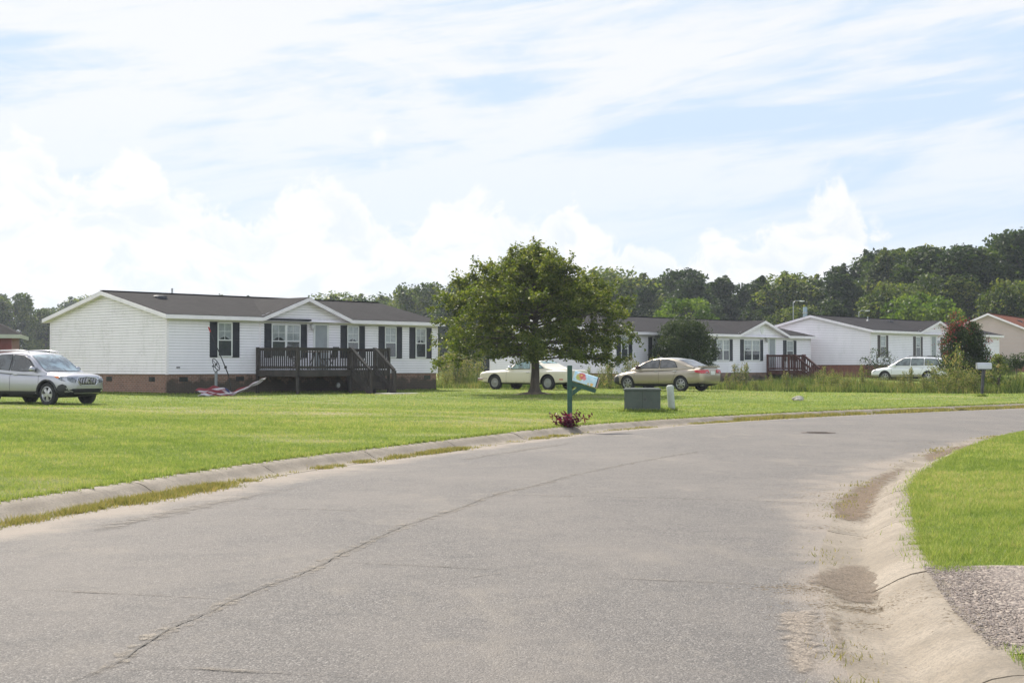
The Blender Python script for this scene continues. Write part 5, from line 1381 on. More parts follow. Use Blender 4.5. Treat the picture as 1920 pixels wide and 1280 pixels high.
for i, v in enumerate(o.v): k = 1 + .16 * sin(i * 2.3); o.v[i] = (v[0] * k, v[1] * k, v[2])
q = o.build('bag', MT['blackplastic'], px, 40); px.location = (2.55, 65.55, .815)

# --- white wagon
P_wh = paint('white_paint', (.72, .73, .74), .0, .35, .8)
S = dict(paint=P_wh, clad=simple('beige_lower_paint', (.30, .28, .23), .45, .1, 3), cladz=.46, w=.87, p=4.5, rt=.325, rr=.205, archgap=.05, axles=(1.30, -1.33), spokes=6,
    body=[(-2.34, .40, .86, .66), (-2.28, .31, .95, .77), (-2.1, .25, .98, .84), (-1.33, .22, .97, .87), (0, .21, .95, .875), (.9, .21, .93, .87), (1.30, .22, .89, .865), (1.75, .24, .83, .85), (2.05, .27, .76, .78), (2.22, .32, .68, .66), (2.28, .40, .60, .52)],
    belt=[(-2.25, .96, .74), (-1.5, .95, .80), (0, .93, .825), (.7, .915, .82), (1.2, .90, .76)],
    roof=[(-2.26, .98), (-2.14, 1.24), (-2.0, 1.38), (-1.8, 1.425), (-1.0, 1.47), (-.2, 1.48), (.15, 1.46), (.4, 1.37), (.8, 1.13), (1.16, .915)],
    tumble=.28, glass=car_glass('wagon_glass', (.085, .11, .11)), screens={'windshield': (1.08, .26, .92, .88), 'rear_window': (-2.2, -2.03, .78, .75)},
    windows=[[(.80, .975), (.42, 1.27), (.18, 1.375), (-.22, 1.40), (-.22, .975)], [(-.29, .98), (-.29, 1.40), (-1.02, 1.39), (-1.05, .99)], [(-1.12, .99), (-1.10, 1.385), (-1.80, 1.34), (-2.0, 1.06), (-1.98, 1.0)]],
    lines=[[(.88, .5), (.88, .91)], [(-.25, .5), (-.25, .93)], [(-1.1, .94), (-.9, .6), (-.88, .5)]], handles=[(-.08, .84), (-.95, .85)], handlem=P_wh, mirror=(.68, .96), mirrorm=P_wh)
W_ = car('parked_car', S, (23.41, 85.9, .40), (-.787, .616), 'white station wagon facing left, parked behind tall weeds near the third house', 'car')
S['patch']('headlight', [(2.10, .62), (1.84, .68), (1.82, .75), (2.06, .73)], MT['lens'])
S['patch']('tail_light', [(-2.24, .72), (-2.12, .72), (-2.12, .92), (-2.24, .92)], MT['taillight'])
for sg in (-1, 1): o = MB(); o.tube([(.05, sg * .56, 1.465), (-.1, sg * .56, 1.52), (-1.5, sg * .57, 1.505), (-1.8, sg * .56, 1.43)], .018, 8); o.build('roof_rail', MT['metal_dark'], W_, 50)
for x in (-.35, -1.2): bar(W_, 'roof_crossbar', [(x, .56, 1.53), (x, -.56, 1.53)], .018, MT['metal_dark'])

# ------------------------------------------------------------------ street things
def zl(x, y): return float(zL(np.array([x]), np.array([y]))[0])
# near mailbox on a green wooden post
MX, MY = 1.18, 30.0
M1 = empty('mailbox', (MX, MY, zl(MX, MY)), 0, 'painted flower mailbox tilted on a dark green wooden post', 'mailbox')
o = MB(); o.box(-.05, .05, -.05, .05, -.2, 1.235); q = o.build('post', MT['greenpaint'], M1); md = q.modifiers.new('bevel', 'BEVEL'); md.width = .006
TL = radians(17)
A = Matrix.Translation((.055, 0, .93)) @ Matrix.Rotation(TL, 4, 'Y')
o = MB(); o.box(-.02, .52, -.045, .045, -.11, -.025, M=A); o.add([(.055, -.03, .62), (.055, .03, .62), (.30, .03, .80), (.30, -.03, .80), (.055, -.03, .72), (.055, .03, .72), (.25, .03, .86), (.25, -.03, .86)], [(0, 1, 2, 3), (4, 5, 6, 7), (0, 3, 7, 4), (1, 2, 6, 5)]); o.build('arm', MT['greenpaint'], M1)
def mail_body(L, w, h, A=None):
    o = MB(); prof = [(-w, 0), (-w, h - w)] + [(w * -cos(a), h - w + w * sin(a)) for a in np.linspace(0, pi, 13)[1:-1]] + [(w, h - w), (w, 0)]
    o.prism([(0, y, z) for y, z in prof], (L, 0, 0), M=A); return o, prof
def painted():
    m, T, p, oc, out = new_mat('painted_flowers')
    s = T.new('ShaderNodeSeparateXYZ', i_0=oc); n = T.noise(oc, 14, 3, .6); n2 = T.noise(oc, 38, 3, .6)
    c = T.mix(T.smooth(n, .3, .7), (.34, .56, .62), (.58, .70, .74))
    def spot(c, x, z, r, col):
        a = T.math('SUBTRACT', s.outputs[0], x); b = T.math('SUBTRACT', s.outputs[2], z)
        d = T.math('SQRT', T.math('ADD', T.math('MULTIPLY', a, a), T.math('MULTIPLY', b, b)))
        m_ = T.smooth(T.math('ADD', d, T.math('MULTIPLY', T.math('SUBTRACT', n2, .5), .09)), r, r - .025)
        return T.mix(m_, c, col)
    for q in [(.20, 1.00, .085, (.50, .40, .10)), (.26, 1.02, .08, (.55, .12, .11)), (.16, .99, .045, (.35, .42, .08)), (.30, .97, .05, (.66, .22, .20)), (.44, .845, .045, (.72, .42, .10)), (.37, .86, .03, (.62, .45, .12)), (.24, 1.03, .03, (.75, .50, .10))]: c = spot(c, *q)
    tp = T.smooth(s.outputs[1], -.06, -.02)
    T.set(p.inputs['Base Color'], c); p.inputs['Roughness'].default_value = .35; return m
o, prof = mail_body(.50, .085, .215, A); bx = o.build('box', painted(), M1, 40)
o = MB(); o.prism([(.50, y * 1.05, z * 1.03 - .003) for y, z in prof], (.022, 0, 0), M=A); dr = o.build('door', simple('tan_mailbox_door', (.30, .20, .14), .5, .1), M1, 40)
o = MB(); o.prism([(.478, y * 1.06, z * 1.035 - .004) for y, z in prof], (.020, 0, 0), M=A); o.build('rim', MT['blackplastic'], M1, 40)
# second mailbox down the road
X2, Y2 = 16.75, 52.3
M2 = empty('mailbox', (X2, Y2, zl(X2, Y2)), 0, 'silver grey mailbox on a leaning black post by the far kerb', 'mailbox')
o = MB(); o.beam((-.02, 0, -.2), (.06, 0, 1.0), .09, .09); o.build('post', MT['metal_dark'], M2)
o = MB(); o.box(-.14, .34, -.09, .09, .965, .99); o.build('bracket', MT['metal_dark'], M2)
o, prof = mail_body(.50, .09, .22, Matrix.Translation((-.17, 0, .992))); o.build('box', simple('pale_grey_mailbox', (.42, .43, .44), .35, .08, metal=.3), M2, 40)
o = MB(); o.prism([(-.19, y * 1.05, .99 + z * 1.03) for y, z in prof], (.02, 0, 0)); o.build('door', MT['metal_grey'], M2, 40)
# green pad transformer
TX, TY = 3.42, 38.5
T_ = empty('electrical_box', (TX, TY, zl(TX, TY)), radians(-5), 'dark green metal electrical transformer box on the lawn', 'electrical box')
o = MB(); o.prism([(-.47, -.33, -.05), (.47, -.33, -.05), (.47, .36, -.05), (-.47, .36, -.05)], (0, 0, .60)); q = o.build('cabinet', MT['transformer'], T_); md = q.modifiers.new('bevel', 'BEVEL'); md.width = .012; md.segments = 2
o = MB(); o.prism([(-.49, -.35, .55), (.49, -.35, .55), (.49, -.35, .60), (-.49, -.35, .60)], (0, .73, 0)); o.prism([(-.46, -.33, .60), (.46, -.33, .60), (.44, -.28, .622), (-.44, -.28, .622)], (0, .6, 0)); q = o.build('lid', MT['transformer'], T_); md = q.modifiers.new('bevel', 'BEVEL'); md.width = .01; md.segments = 2
o = MB(); o.box(-.004, .004, -.334, -.329, .03, .54); q = o.build('seam', MT['under'], T_)
o = MB(); o.box(.03, .09, -.345, -.331, .30, .36); o.build('padlock_plate', MT['metal_dark'], T_)
o = MB(); o.box(-.50, .50, -.37, .40, -.08, .004); o.build('concrete_pad', MT['concrete_light'], T_)
P1 = empty('utility_pedestal', (4.27, 39.2, zl(4.27, 39.2)), 0, 'pale round utility pedestal leaning beside the green box', 'pedestal')
o = MB(); o.lathe([(0, -.1), (.095, -.1), (.095, .60), (.088, .60)], 24, M=Matrix.Rotation(radians(-4), 4, 'Y')); o.build('tube', MT['pedestal'], P1, 40)
o = MB(); o.lathe([(.099, .57), (.101, .64), (.085, .675), (.05, .69), (0, .692)], 24, M=Matrix.Rotation(radians(-4), 4, 'Y')); o.build('cap', MT['pedestal'], P1, 40)
# manhole
mh = MB(); mh.lathe([(0, .0), (.27, .0), (.28, .003), (.33, .004), (.34, .0), (.34, -.02)], 32)
for k in range(-4, 5): mh.box(-.2, .2, k * .05 - .008, k * .05 + .008, 0, .006)
q = mh.build('manhole_cover', simple('rusty_iron', (.07, .05, .04), .8, .35, 8, bmp=.5)); q.location = (6.05, 29.0, float(zroad(6.05, 29.0)) + .003); tag(q, 'rusty iron manhole cover in the road', 'manhole cover')
# stone on the lawn
bm = bmesh.new(); bmesh.ops.create_icosphere(bm, subdivisions=3, radius=.17)
for v in bm.verts: v.co = Vector((v.co.x * 1.25, v.co.y, v.co.z * .62)) * (1 + .13 * sin(v.co.x * 21 + 1) + .12 * sin(v.co.y * 25 + v.co.z * 18))
me = bpy.data.meshes.new('rock'); bm.to_mesh(me); bm.free(); me.materials.append(MT['stone']); q = link('rock', me); q.location = (9.55, 49.0, zl(9.55, 49) + .05); tag(q, 'small pale rock lying on the mown lawn', 'rock')
# wheel on a post, leaning flag pole and fallen flag in front of the first house
wx, wy = on(H1, 1.35, -1.2)
Wh = empty('spoked_wheel', (wx, wy, Z1), math.atan2(.741, .672) + .5, 'dark spoked metal wheel mounted on a grey post near the brick wall', 'wheel')
o = MB(); o.tube([(0, 0, -.1), (0, 0, .90)], .055, 12); o.build('post', simple('grey_pvc', (.20, .21, .22), .6, .1), Wh, 40)
o = MB(); MW = Matrix.Translation((.0, 0, 1.16)) @ Matrix.Rotation(radians(-25), 4, 'X')
R_ = .235
ring = [MW @ Vector((R_ * cos(a), 0, R_ * sin(a))) for a in np.linspace(0, 2 * pi, 29)]; o.tube(ring, .016, 6, cap=False)
for k in range(4): a = k * pi / 2 + .6; o.tube([MW @ Vector((0, 0, 0)), MW @ Vector((R_ * cos(a), 0, R_ * sin(a)))], .010, 6)
o.tube([MW @ Vector((0, -.05, 0)), MW @ Vector((0, .05, 0))], .03, 8); o.build('wheel', MT['metal_dark'], Wh, 50)
o = MB(); o.tube([(-.04, 0, .88), (-.20, 0, .95), (-.25, 0, 1.08)], .012, 6); o.lathe([(0, 0), (.045, .01), (.04, .06), (0, .07)], 10, M=Matrix.Translation((-.25, 0, 1.06))); o.tube([(.04, 0, .9), (.12, 0, .93)], .02, 6); o.build('crank_handle', MT['metal_dark'], Wh, 50)
fx, fy = on(H1, 1.95, -1.1)
FP = empty('flag_pole', (fx, fy, Z1), math.atan2(.741, .672), 'dark pole with a red tip leaning left beside the spoked wheel', 'pole')
o = MB(); o.tube([(.05, 0, .75), (-.25, 0, 1.35), (-.75, .1, 2.45)], [.022, .02, .014], 8); o.build('shaft', MT['metal_dark'], FP, 50)
o = MB(); o.lathe([(.02, -.06), (.05, -.04), (.05, .04), (.02, .06)], 10, M=Matrix.Translation((-.09, 0, 1.05))); o.build('clamp', MT['metal_dark'], FP, 50)
o = MB(); o.tube([(-.72, .093, 2.38), (-.80, .11, 2.56)], .026, 8); o.build('tip', MT['redplastic'], FP, 50)
o = MB(); o.tube([(.05, 0, .75), (.22, 0, -.05)], .018, 6); o.build('stake', MT['metal_dark'], FP, 50)
def flag_mats():
    r = []
    for nm, c in (('flag_red', (.17, .014, .02)), ('flag_white', (.40, .36, .37)), ('flag_blue', (.02, .03, .10))): r.append(simple(nm, c, .8, .18, 9))
    return r
fx, fy = on(H1, .95, -2.5)
FL = empty('flag', (fx, fy, Z1), math.atan2(.741, .672) - .25, 'crumpled red and white striped flag lying on the grass by the deck', 'flag')
o = MB(); NU, NV = 60, 26; vs = []
for i in range(NU + 1):
    u_ = i / NU
    for j in range(NV + 1):
        v_ = j / NV
        x = -1.15 + 2.55 * u_ + .12 * sin(v_ * 5); base = .02 + .62 * max(0, (u_ - .45) / .55) ** 1.35
        hgt = .03 + .34 * math.exp(-((u_ - .33) / .12) ** 2) * (1 - .2 * v_) + .16 * math.exp(-((u_ - .12) / .1) ** 2)
        wd = (.80 - .68 * u_ ** 1.3)
        z = base + (hgt * .8 + .12 * (1 - u_)) * (1 - v_) ** 1.1 + .035 * sin(u_ * 31 + v_ * 7) * (1 - .5 * u_) + .02 * sin(v_ * 19 + u_ * 11)
        y = (v_ - .5) * -wd + .05 * sin(u_ * 23 + v_ * 9)
        vs.append((x, y, max(z, .015)))
fs = []; mi = []
for i in range(NU):
    for j in range(NV):
        a = i * (NV + 1) + j; fs.append((a, a + 1, a + NV + 2, a + NV + 1)); s_ = int((j + .0) / NV * 7)
        mi.append(2 if ((.36 < i / NU < .44 and j < NV * .4)) else 1 if i / NU > .62 and j > NV * .3 else (0 if s_ % 2 == 0 else 1))
o.v = vs; o.f = fs; o.mi = mi
q = o.build('cloth', flag_mats(), FL, 180); md = q.modifiers.new('solid', 'SOLIDIFY'); md.thickness = .004
o = MB(); o.tube([(-1.3, -.3, .03), (.2, -.1, .12), (1.5, .1, .62)], .014, 8); o.build('staff', MT['frame'], FL, 50)
vx, vy = on(H1, 8.3, .0)
q = MB(); q.lathe([(0, -.05), (.09, -.045), (.115, -.02), (.115, .03), (0, .03)], 20, axis='y'); q = q.build('dryer_vent', MT['metal_grey'], H1, 40); q.location = (8.42, .03, f1(.55))

# things beyond the third house
def lamp_post(x, y, h, arm, label):
    L = empty('street_lamp', (x, y, zl(x, y)), 0, label, 'street lamp', 'street lamps beyond the houses')
    o = MB(); o.tube([(0, 0, -.2), (0, 0, h * .6), (0, 0, h)], [.06, .05, .04], 10); o.build('pole', MT['metal_grey'], L, 50)
    o = MB(); o.tube([(0, 0, h - .1), (arm * .4, 0, h + .12), (arm, 0, h + .10)], .025, 8); o.build('arm', MT['metal_grey'], L, 50)
    o = MB(); o.lathe([(0, -.05), (.08, -.04), (.10, 0), (.07, .04), (0, .05)], 14, M=Matrix.Translation((arm + .25, 0, h + .08)) @ Matrix.Diagonal((2.6, 1, 1, 1))); o.build('lamp_head', MT['frame'], L, 50)
lamp_post(25.9, 135, 6.4, .55, 'thin street lamp left of the thick blue-grey column')
lamp_post(33.6, 142, 5.6, .6, 'thin street lamp right of the thick blue-grey column')
q = empty('steel_column', (27.2, 136, .6), 0, 'thick blue-grey column standing behind the third white house', 'column')
o = MB(); o.lathe([(0, -.5), (.20, -.5), (.20, 6.1), (.18, 6.2), (0, 6.22)], 20); o.build('shaft', MT['blue_grey'], q, 40)
o = MB(); o.lathe([(.205, 5.6), (.24, 5.6), (.24, 5.75), (.205, 5.75)], 20, closed=True); o.build('collar', MT['metal_grey'], q, 40)
# wire fence post line in the field behind the weeds
for k, (x, y) in enumerate([(-5.2, 84), (-2.9, 85), (-7.6, 83)]):
    q = MB(); q.tube([(0, 0, -.2), (0, 0, 1.25)], .045, 8); 
    q.lathe([(0, 1.25), (.055, 1.25), (.04, 1.30), (0, 1.31)], 8)
    q = q.build('fence_post', MT['wood_grey'], None, 50); q.location = (x, y, zl(x, y)); tag(q, 'weathered fence post among weeds in the field right of the nearest house', 'post', 'fence posts in the far field')

# ------------------------------------------------------------------ vegetation
def limb(mb, a, b, r0, r1, sag=.0, n=5, seed=0):
    a = Vector(a); b = Vector(b); r = random.Random(seed); P = []; L = (b - a).length
    for i in range(n + 1):
        t = i / n; p = a.lerp(b, t) + Vector((0, 0, sag * sin(pi * t) * L))
        if 0 < i < n: p += Vector((r.uniform(-1, 1), r.uniform(-1, 1), r.uniform(-1, 1))) * L * .035
        P.append(p)
    mb.tube(P, [r0 + (r1 - r0) * (i / n) for i in range(n + 1)], 6, cap=False); return P
# the spreading young oak
OX, OY = .86, 55.3
OAK = empty('oak_tree', (OX, OY, zl(OX, OY)), 0, 'spreading young oak tree on the lawn in front of the cream coupe', 'tree')
tk = MB(); tk.tube([(0, 0, -.15), (0, 0, .02), (.0, 0, .10), (0, 0, .28), (.02, 0, .9), (.0, 0, 1.6), (.03, .02, 3.0), (-.02, 0, 4.3), (.02, 0, 5.4)], [.62, .44, .27, .185, .155, .14, .10, .06, .015], 14)
prof = [(1.05, 2.0), (1.3, 2.9), (1.7, 3.35), (2.2, 3.6), (2.8, 3.8), (3.3, 3.65), (3.8, 3.3), (4.3, 2.75), (4.7, 2.0), (5.05, 1.2), (5.5, .45), (5.9, .15)]
pz = [p_[0] for p_ in prof]; pr_ = [p_[1] for p_ in prof]
rr = random.Random(21); LP = []; LW = []
for k in range(120):
    f_ = k / 119; zr0 = 1.35 + 3.5 * f_ ** .9; a = k * 2.399 + rr.uniform(-.3, .3)
    rise = rr.uniform(-.05, .35) + .65 * f_ ** 1.5
    zt_ = zr0 + rise * 1.2; R_ = np.interp(zt_, pz, pr_) * rr.uniform(.82, 1.08); asym = 1.0 + (.05 if cos(a) < 0 else -.02)
    R_ *= asym
    zt_ = min(zt_, 5.3)
    end = Vector((cos(a) * R_, sin(a) * R_, zt_ - (.75 if f_ < .3 else 0) * rr.random()))
    st = Vector((.0, 0, zr0 - .05)); P = limb(tk, st, end, .042 * (1 - .6 * f_) + .008, .006, .05, 6, k)
    L = (end - st).length
    nt = int(7 + 9 * L / 3.8)
    for q in range(nt):
        t = rr.uniform(.28, 1.02) ** .8; i0 = min(int(t * 6), 5); base = P[i0].lerp(P[i0 + 1], min(1, t * 6 - i0))
        d = Vector((rr.gauss(0, 1), rr.gauss(0, 1), rr.gauss(.12, .55))).normalized(); l_ = rr.uniform(.25, .75) * (1.15 - .35 * t); tip = base + d * l_
        mz = 1.55 - .62 * min(1, (math.hypot(tip.x, tip.y) / 2.6)) ** 2
        if tip.z < mz: tip.z = mz + rr.random() * .25
        if base.z < mz: continue
        if q % 2 == 0: tk.tube([base, tip], [.006, .003], 4, cap=False)
        n = int(52 * l_ / .5)
        tt = RNG.uniform(.1, 1.05, n)[:, None]; c = np.array(base)[None] * (1 - tt) + np.array(tip)[None] * tt + RNG.normal(0, .075, (n, 3))
        LP.append(c); LW.append(np.full(n, RNG.uniform(0, 1)))
# stray leaders on the top
for (x, z0, z1) in [(-.05, 4.9, 5.95), (.35, 4.9, 5.45), (-.55, 4.6, 5.2), (1.05, 4.3, 5.1), (-1.7, 4.1, 5.0), (-2.3, 3.8, 4.6), (1.7, 4.1, 4.8), (2.3, 3.6, 4.3), (-1.1, 4.5, 5.15), (-2.8, 3.4, 4.1), (.6, 4.7, 5.35), (.1, 5.0, 5.6), (-3.3, 2.9, 3.5), (3.2, 2.7, 3.3), (-3.0, 3.3, 4.3), (2.8, 3.3, 3.9), (-2.0, 4.2, 4.9), (-.9, 4.9, 5.5), (1.3, 4.5, 5.0)]:
    y = rr.uniform(-.6, .6); tk.tube([(x * .8, y * .8, z0 - .5), (x, y, z1)], [.015, .004], 4, cap=False); n = 230
    t = RNG.uniform(0, 1, n) ** 1.0; c = np.stack([x * .85 + x * .15 * t + RNG.normal(0, .26, n) * (1.08 - t), y + RNG.normal(0, .26, n) * (1.08 - t), z0 - .3 + (z1 - z0 + .3) * t], 1); LP.append(c); LW.append(np.full(n, .7))
LP = np.concatenate(LP); LW = np.concatenate(LW)
h_ = (LP[:, 2] - 1) / 4.5
tint = np.clip(.25 * LW + .36 + RNG.normal(0, .2, len(LP)) + .15 * h_, 0, 1)
tk.build('trunk', MT['bark'], OAK, 60)
leafcloud('crown', LP, .135, MT['oak_leaf'], OAK, .5, tint, .25)
mn = MB(); mn.lathe([(0, .10), (.3, .09), (.6, .04), (.95, -.02), (.95, -.1)], 26); q = mn.build('root_mound', simple('bare_soil', (.11, .08, .055), .95, .3, 6, bmp=.8), OAK, 60)

def blobs_crown(n_blob, env, leaf_per, size_b, seed, shell=.55):
    """leaf positions: clumps scattered on the outside of an envelope; env(zfrac)->radius frac"""
    r = np.random.default_rng(seed); P = []; W_ = []
    for k in range(n_blob):
        zf_ = r.uniform(.0, 1) ; a = r.uniform(0, 2 * pi); R_ = env(zf_) * r.uniform(.35, 1.0) ** .6
        c = np.array([R_ * cos(a), R_ * sin(a), zf_]); s = size_b * r.uniform(.6, 1.3)
        v = r.normal(size=(leaf_per, 3)); v /= np.linalg.norm(v, axis=1, keepdims=True); v *= (r.uniform(shell, 1.0, (leaf_per, 1)) ** .7) * s
        v[:, 2] *= .75; P.append((c, v)); W_.append(r.uniform(0, 1))
    return P, W_
def make_tree(name, H, W, z0, seed, mat, env, nb, per, leaf, blob=.85, shoots=0, **kw):
    root = empty(name, (0, 0, 0), 0, **kw); hh = H - z0
    P, Wt = blobs_crown(nb, env, per, blob, seed, .45)
    pts = []; tn = []; tkm = MB()
    tkm.tube([(0, 0, -.3), (0, 0, z0), (.1, 0, z0 + hh * .5), (0, 0, H * .93)], [H * .018 + .03, H * .014 + .02, H * .009 + .01, .02], 8)
    for i, ((c, v), w) in enumerate(zip(P, Wt)):
        cc = np.array([c[0] * W / 2, c[1] * W / 2, z0 + c[2] * hh]); sc_ = W / 7.0
        pts.append(cc[None] + v * sc_); tn.append(np.clip(w * .7 + RNG.normal(.1, .16, len(v)), 0, 1))
        if i % 3 == 0: limb(tkm, (0, 0, max(z0 * .7, cc[2] - hh * .25)), tuple(cc), H * .006 + .01, .015, .02, 3, i)
    rs = np.random.default_rng(seed + 900)
    for k in range(int(shoots)):
        a_ = rs.uniform(0, 2 * pi); zf_ = rs.uniform(.45, .98); R_ = env(zf_) * W / 2 * rs.uniform(.35, .95); L_ = rs.uniform(.5, 1.3) * hh / 11; n_ = 150
        t_ = rs.uniform(0, 1, n_); out_ = .35 * L_ * t_
        pts.append(np.stack([cos(a_) * (R_ + out_) + rs.normal(0, .42, n_) * (1.1 - t_) * W / 7, sin(a_) * (R_ + out_) + rs.normal(0, .42, n_) * (1.1 - t_) * W / 7, z0 + hh * zf_ * .98 + L_ * t_], 1)); tn.append(np.clip(rs.normal(.6, .2, n_), 0, 1))
    tkm.build('trunk', MT['bark'], root, 60)
    leafcloud('crown', np.concatenate(pts), leaf, mat, root, .7, np.concatenate(tn))
    return root
round_env = lambda z: math.sqrt(max(0, 1 - (2 * z - 1) ** 2)) ** .8 * .9 + .1
oval_env = lambda z: (1 - abs(2 * z - .9) ** 2.5) * .85 + .12 if z < .95 else .2
cone_env = lambda z: (1 - z) ** .7 * .9 + .06
full_env = lambda z: (.92 - .15 * z) if z < .75 else .80 * math.sqrt(max(0, 1 - ((z - .75) / .27) ** 2)) + .08

# wood beyond the houses: six kinds, copied along its edge
KINDS = []
specs = [(12, 7.5, .8, full_env, 'forest_leaf', 85, 180), (13, 6.5, .6, oval_env, 'forest_leaf_dark', 80, 180), (11, 8.5, .4, round_env, 'forest_leaf', 95, 180),
         (14, 6, 1.0, cone_env, 'forest_leaf_dark', 80, 170), (12, 7, .5, full_env, 'forest_leaf_dark', 85, 180), (12, 6.8, 1.0, oval_env, 'forest_leaf', 75, 170)]
for i, (h_, w_, z0, env, mt, nb, per) in enumerate(specs):
    KINDS.append((make_tree('woodland_tree', h_, w_, z0, 100 + i, MT[mt], env, nb, per, .38, 1.35, 34), h_))
used = [False] * len(KINDS)
def put_tree(k, x, y, h, label, group, wscale=1.0, dark=None):
    proto, h0 = KINDS[k]
    if not used[k]: o = proto; used[k] = True
    else: o = copy_tree(proto)
    s = h / h0; o.location = (x, y, zl(x, y) - .3); o.rotation_euler = (0, 0, random.uniform(0, 6.28)); o.scale = (s * wscale, s * wscale, s)
    tag(o, label, 'tree', group); return o
random.seed(33)
def ytop(px):
    return np.interp(px, [-400, 0, 60, 100, 160, 330, 560, 600, 640, 660, 690, 720, 790, 860, 960, 1080, 1120, 1200, 1310, 1340, 1420, 1480, 1540, 1580, 1640, 1720, 1790, 1830, 1880, 1990, 2400],
                         [530, 548, 545, 572, 560, 556, 560, 540, 548, 560, 552, 545, 528, 515, 505, 505, 508, 514, 500, 506, 512, 504, 508, 482, 470, 462, 450, 445, 438, 440, 430])
def wood(px0, px1, D0, D1, step_m, label, group, jitter=.04, kinds=(0, 1, 2, 3, 4, 5), hs=1.0, depthj=6):
    n = 0; px = px0
    while px < px1:
        D = D0 + (D1 - D0) * (px - px0) / (px1 - px0); d = D + random.uniform(-depthj, depthj)
        x = (px - 960) / 2750 * d; h = ((686 - ytop(px)) / 2750 * d + CAMZ - zl(x, d)) * random.uniform(.84, 1.0) * hs
        put_tree(random.choice(kinds), x, d, h, label, group, random.uniform(1.0, 1.4)); n += 1
        px += step_m * random.uniform(.7, 1.3) / D * 2750
    return n
GL, GM, GR = 'hazy trees at the far left', 'trees beyond the first house', 'trees of the wood behind the right houses'
N_ = 0
N_ += wood(-420, 120, 235, 255, 5.5, 'hazy bluish tree in the distant wood at the left edge', GL)
N_ += wood(-420, 170, 262, 270, 7, 'hazy bluish tree in the distant wood at the left edge', GL)
N_ += wood(90, 520, 380, 330, 9, 'pale distant tree in the low line behind the nearest house', 'low far trees')
N_ += wood(560, 730, 230, 230, 9, 'loose tree showing above the right half of the nearest roof', GM, kinds=(5, 2))
N_ += wood(725, 1000, 220, 195, 5.5, 'dense tree in the wood between the nearest house and the oak', GM)
N_ += wood(740, 1010, 235, 215, 6, 'dense tree in the wood between the nearest house and the oak', GM, hs=.97)
LR = 'tall tree in the long wood behind the middle and right houses'
N_ += wood(1000, 2450, 185, 135, 4.6, LR, GR)
N_ += wood(1000, 2450, 200, 152, 5.0, LR, GR)
N_ += wood(1000, 1560, 172, 160, 5.0, 'shorter tree at the front edge of the wood, seen above the middle roof', 'front row of the wood', hs=.72, kinds=(0, 1, 2, 4))
N_ += wood(1560, 2400, 150, 122, 5.2, 'leafy tree at the front edge of the wood, seen above the third roof', 'front row of the wood, right', hs=.74, kinds=(0, 1, 2, 4))
N_ += wood(1020, 2300, 168, 128, 6, 'low dark tree filling the foot of the wood', 'undergrowth trees of the wood', hs=.45, kinds=(2, 4))
print('woodland trees', N_)
# bright low trees behind the roofs
t = make_tree('broadleaf_tree', 6.4, 6.4, .5, 301, MT['bright_leaf'], round_env, 60, 110, .30, .8, label='bright yellow-green tree just above the roof of the middle house', cat='tree'); t.location = (14.8, 122, .3)
t = make_tree('broadleaf_tree', 6.2, 8.6, .5, 302, MT['bright_leaf'], round_env, 70, 110, .34, .75, label='bright green tree above the third roof, left of the red blossoms', cat='tree'); t.location = (35.2, 126, .8)
# round dark shrub in front of the second house
t = make_tree('round_shrub', 3.35, 2.85, .05, 303, MT['shrub_leaf'], round_env, 240, 190, .10, 1.45, label='big dark round shrub in front of the middle house', cat='shrub'); t.location = (9.35, 79.3, zl(9.35, 79.3))
# shrub by the corner of the third house, sparse
t = make_tree('corner_shrub', 1.75, 1.8, .15, 304, MT['forest_leaf_dark'], round_env, 30, 50, .085, 1.6, label='sparse dark bush at the corner of the third white house', cat='shrub'); t.location = (21.9, 88.2, zl(21.9, 88.2))
t = make_tree('round_shrub', 1.15, 2.0, .02, 305, MT['shrub_leaf'], round_env, 60, 90, .09, 1.5, label='low dark clipped shrub left of the tan house', cat='shrub'); t.location = (32.2, 96, zl(32.2, 96))
t = make_tree('leafy_bush', 1.45, .9, .15, 306, MT['weed_leaf'], oval_env, 34, 50, .08, 1.5, label='upright leafy bush just right of the silver grey mailbox', cat='shrub'); t.location = (19.35, 58.4, zl(19.35, 58.4))
t = make_tree('small_tree', 1.75, 1.0, 1.0, 307, MT['forest_leaf_dark'], round_env, 26, 60, .08, 1.5, label='thin little tree with spiky round top at the right edge', cat='tree'); t.location = (27.7, 80.5, zl(27.7, 80.5))
# crape myrtle with crimson blossom
cx_, cy_ = 20.35, 66.0
CM = make_tree('crape_myrtle', 2.95, 1.9, .25, 308, MT['shrub_leaf'], lambda z: .62 + .38 * sin(pi * min(1, z + .15)), 150, 150, .085, 1.4, label='dark crape myrtle with crimson blossom beside the right mailbox', cat='tree'); CM.location = (cx_, cy_, zl(cx_, cy_))
P = []; 
for (x, z, n, s) in [(-.62, 3.3, 150, .13), (-.85, 2.7, 420, .20), (-.55, 2.85, 260, .17), (-.25, 3.0, 230, .16), (.05, 2.95, 260, .17), (.3, 2.6, 110, .14), (-1.05, 2.1, 160, .2), (-.75, 2.25, 200, .15), (1.0, 2.2, 220, .11), (.65, 2.05, 130, .12), (.15, 2.2, 120, .12), (-.35, 1.85, 80, .14), (-.15, 1.35, 50, .10), (1.15, 1.5, 100, .14), (1.1, 1.3, 60, .12), (-.9, 1.6, 60, .12), (-.5, 1.5, 50, .1)]:
    P.append(RNG.normal(0, 1, (int(n * .32), 3)) * s * np.array([1, 1, .8]) + np.array([x, -.35 + .1 * sin(n), z]))
leafcloud('blossom', np.concatenate(P), .055, MT['red_flower'], CM, .8)
o = MB()
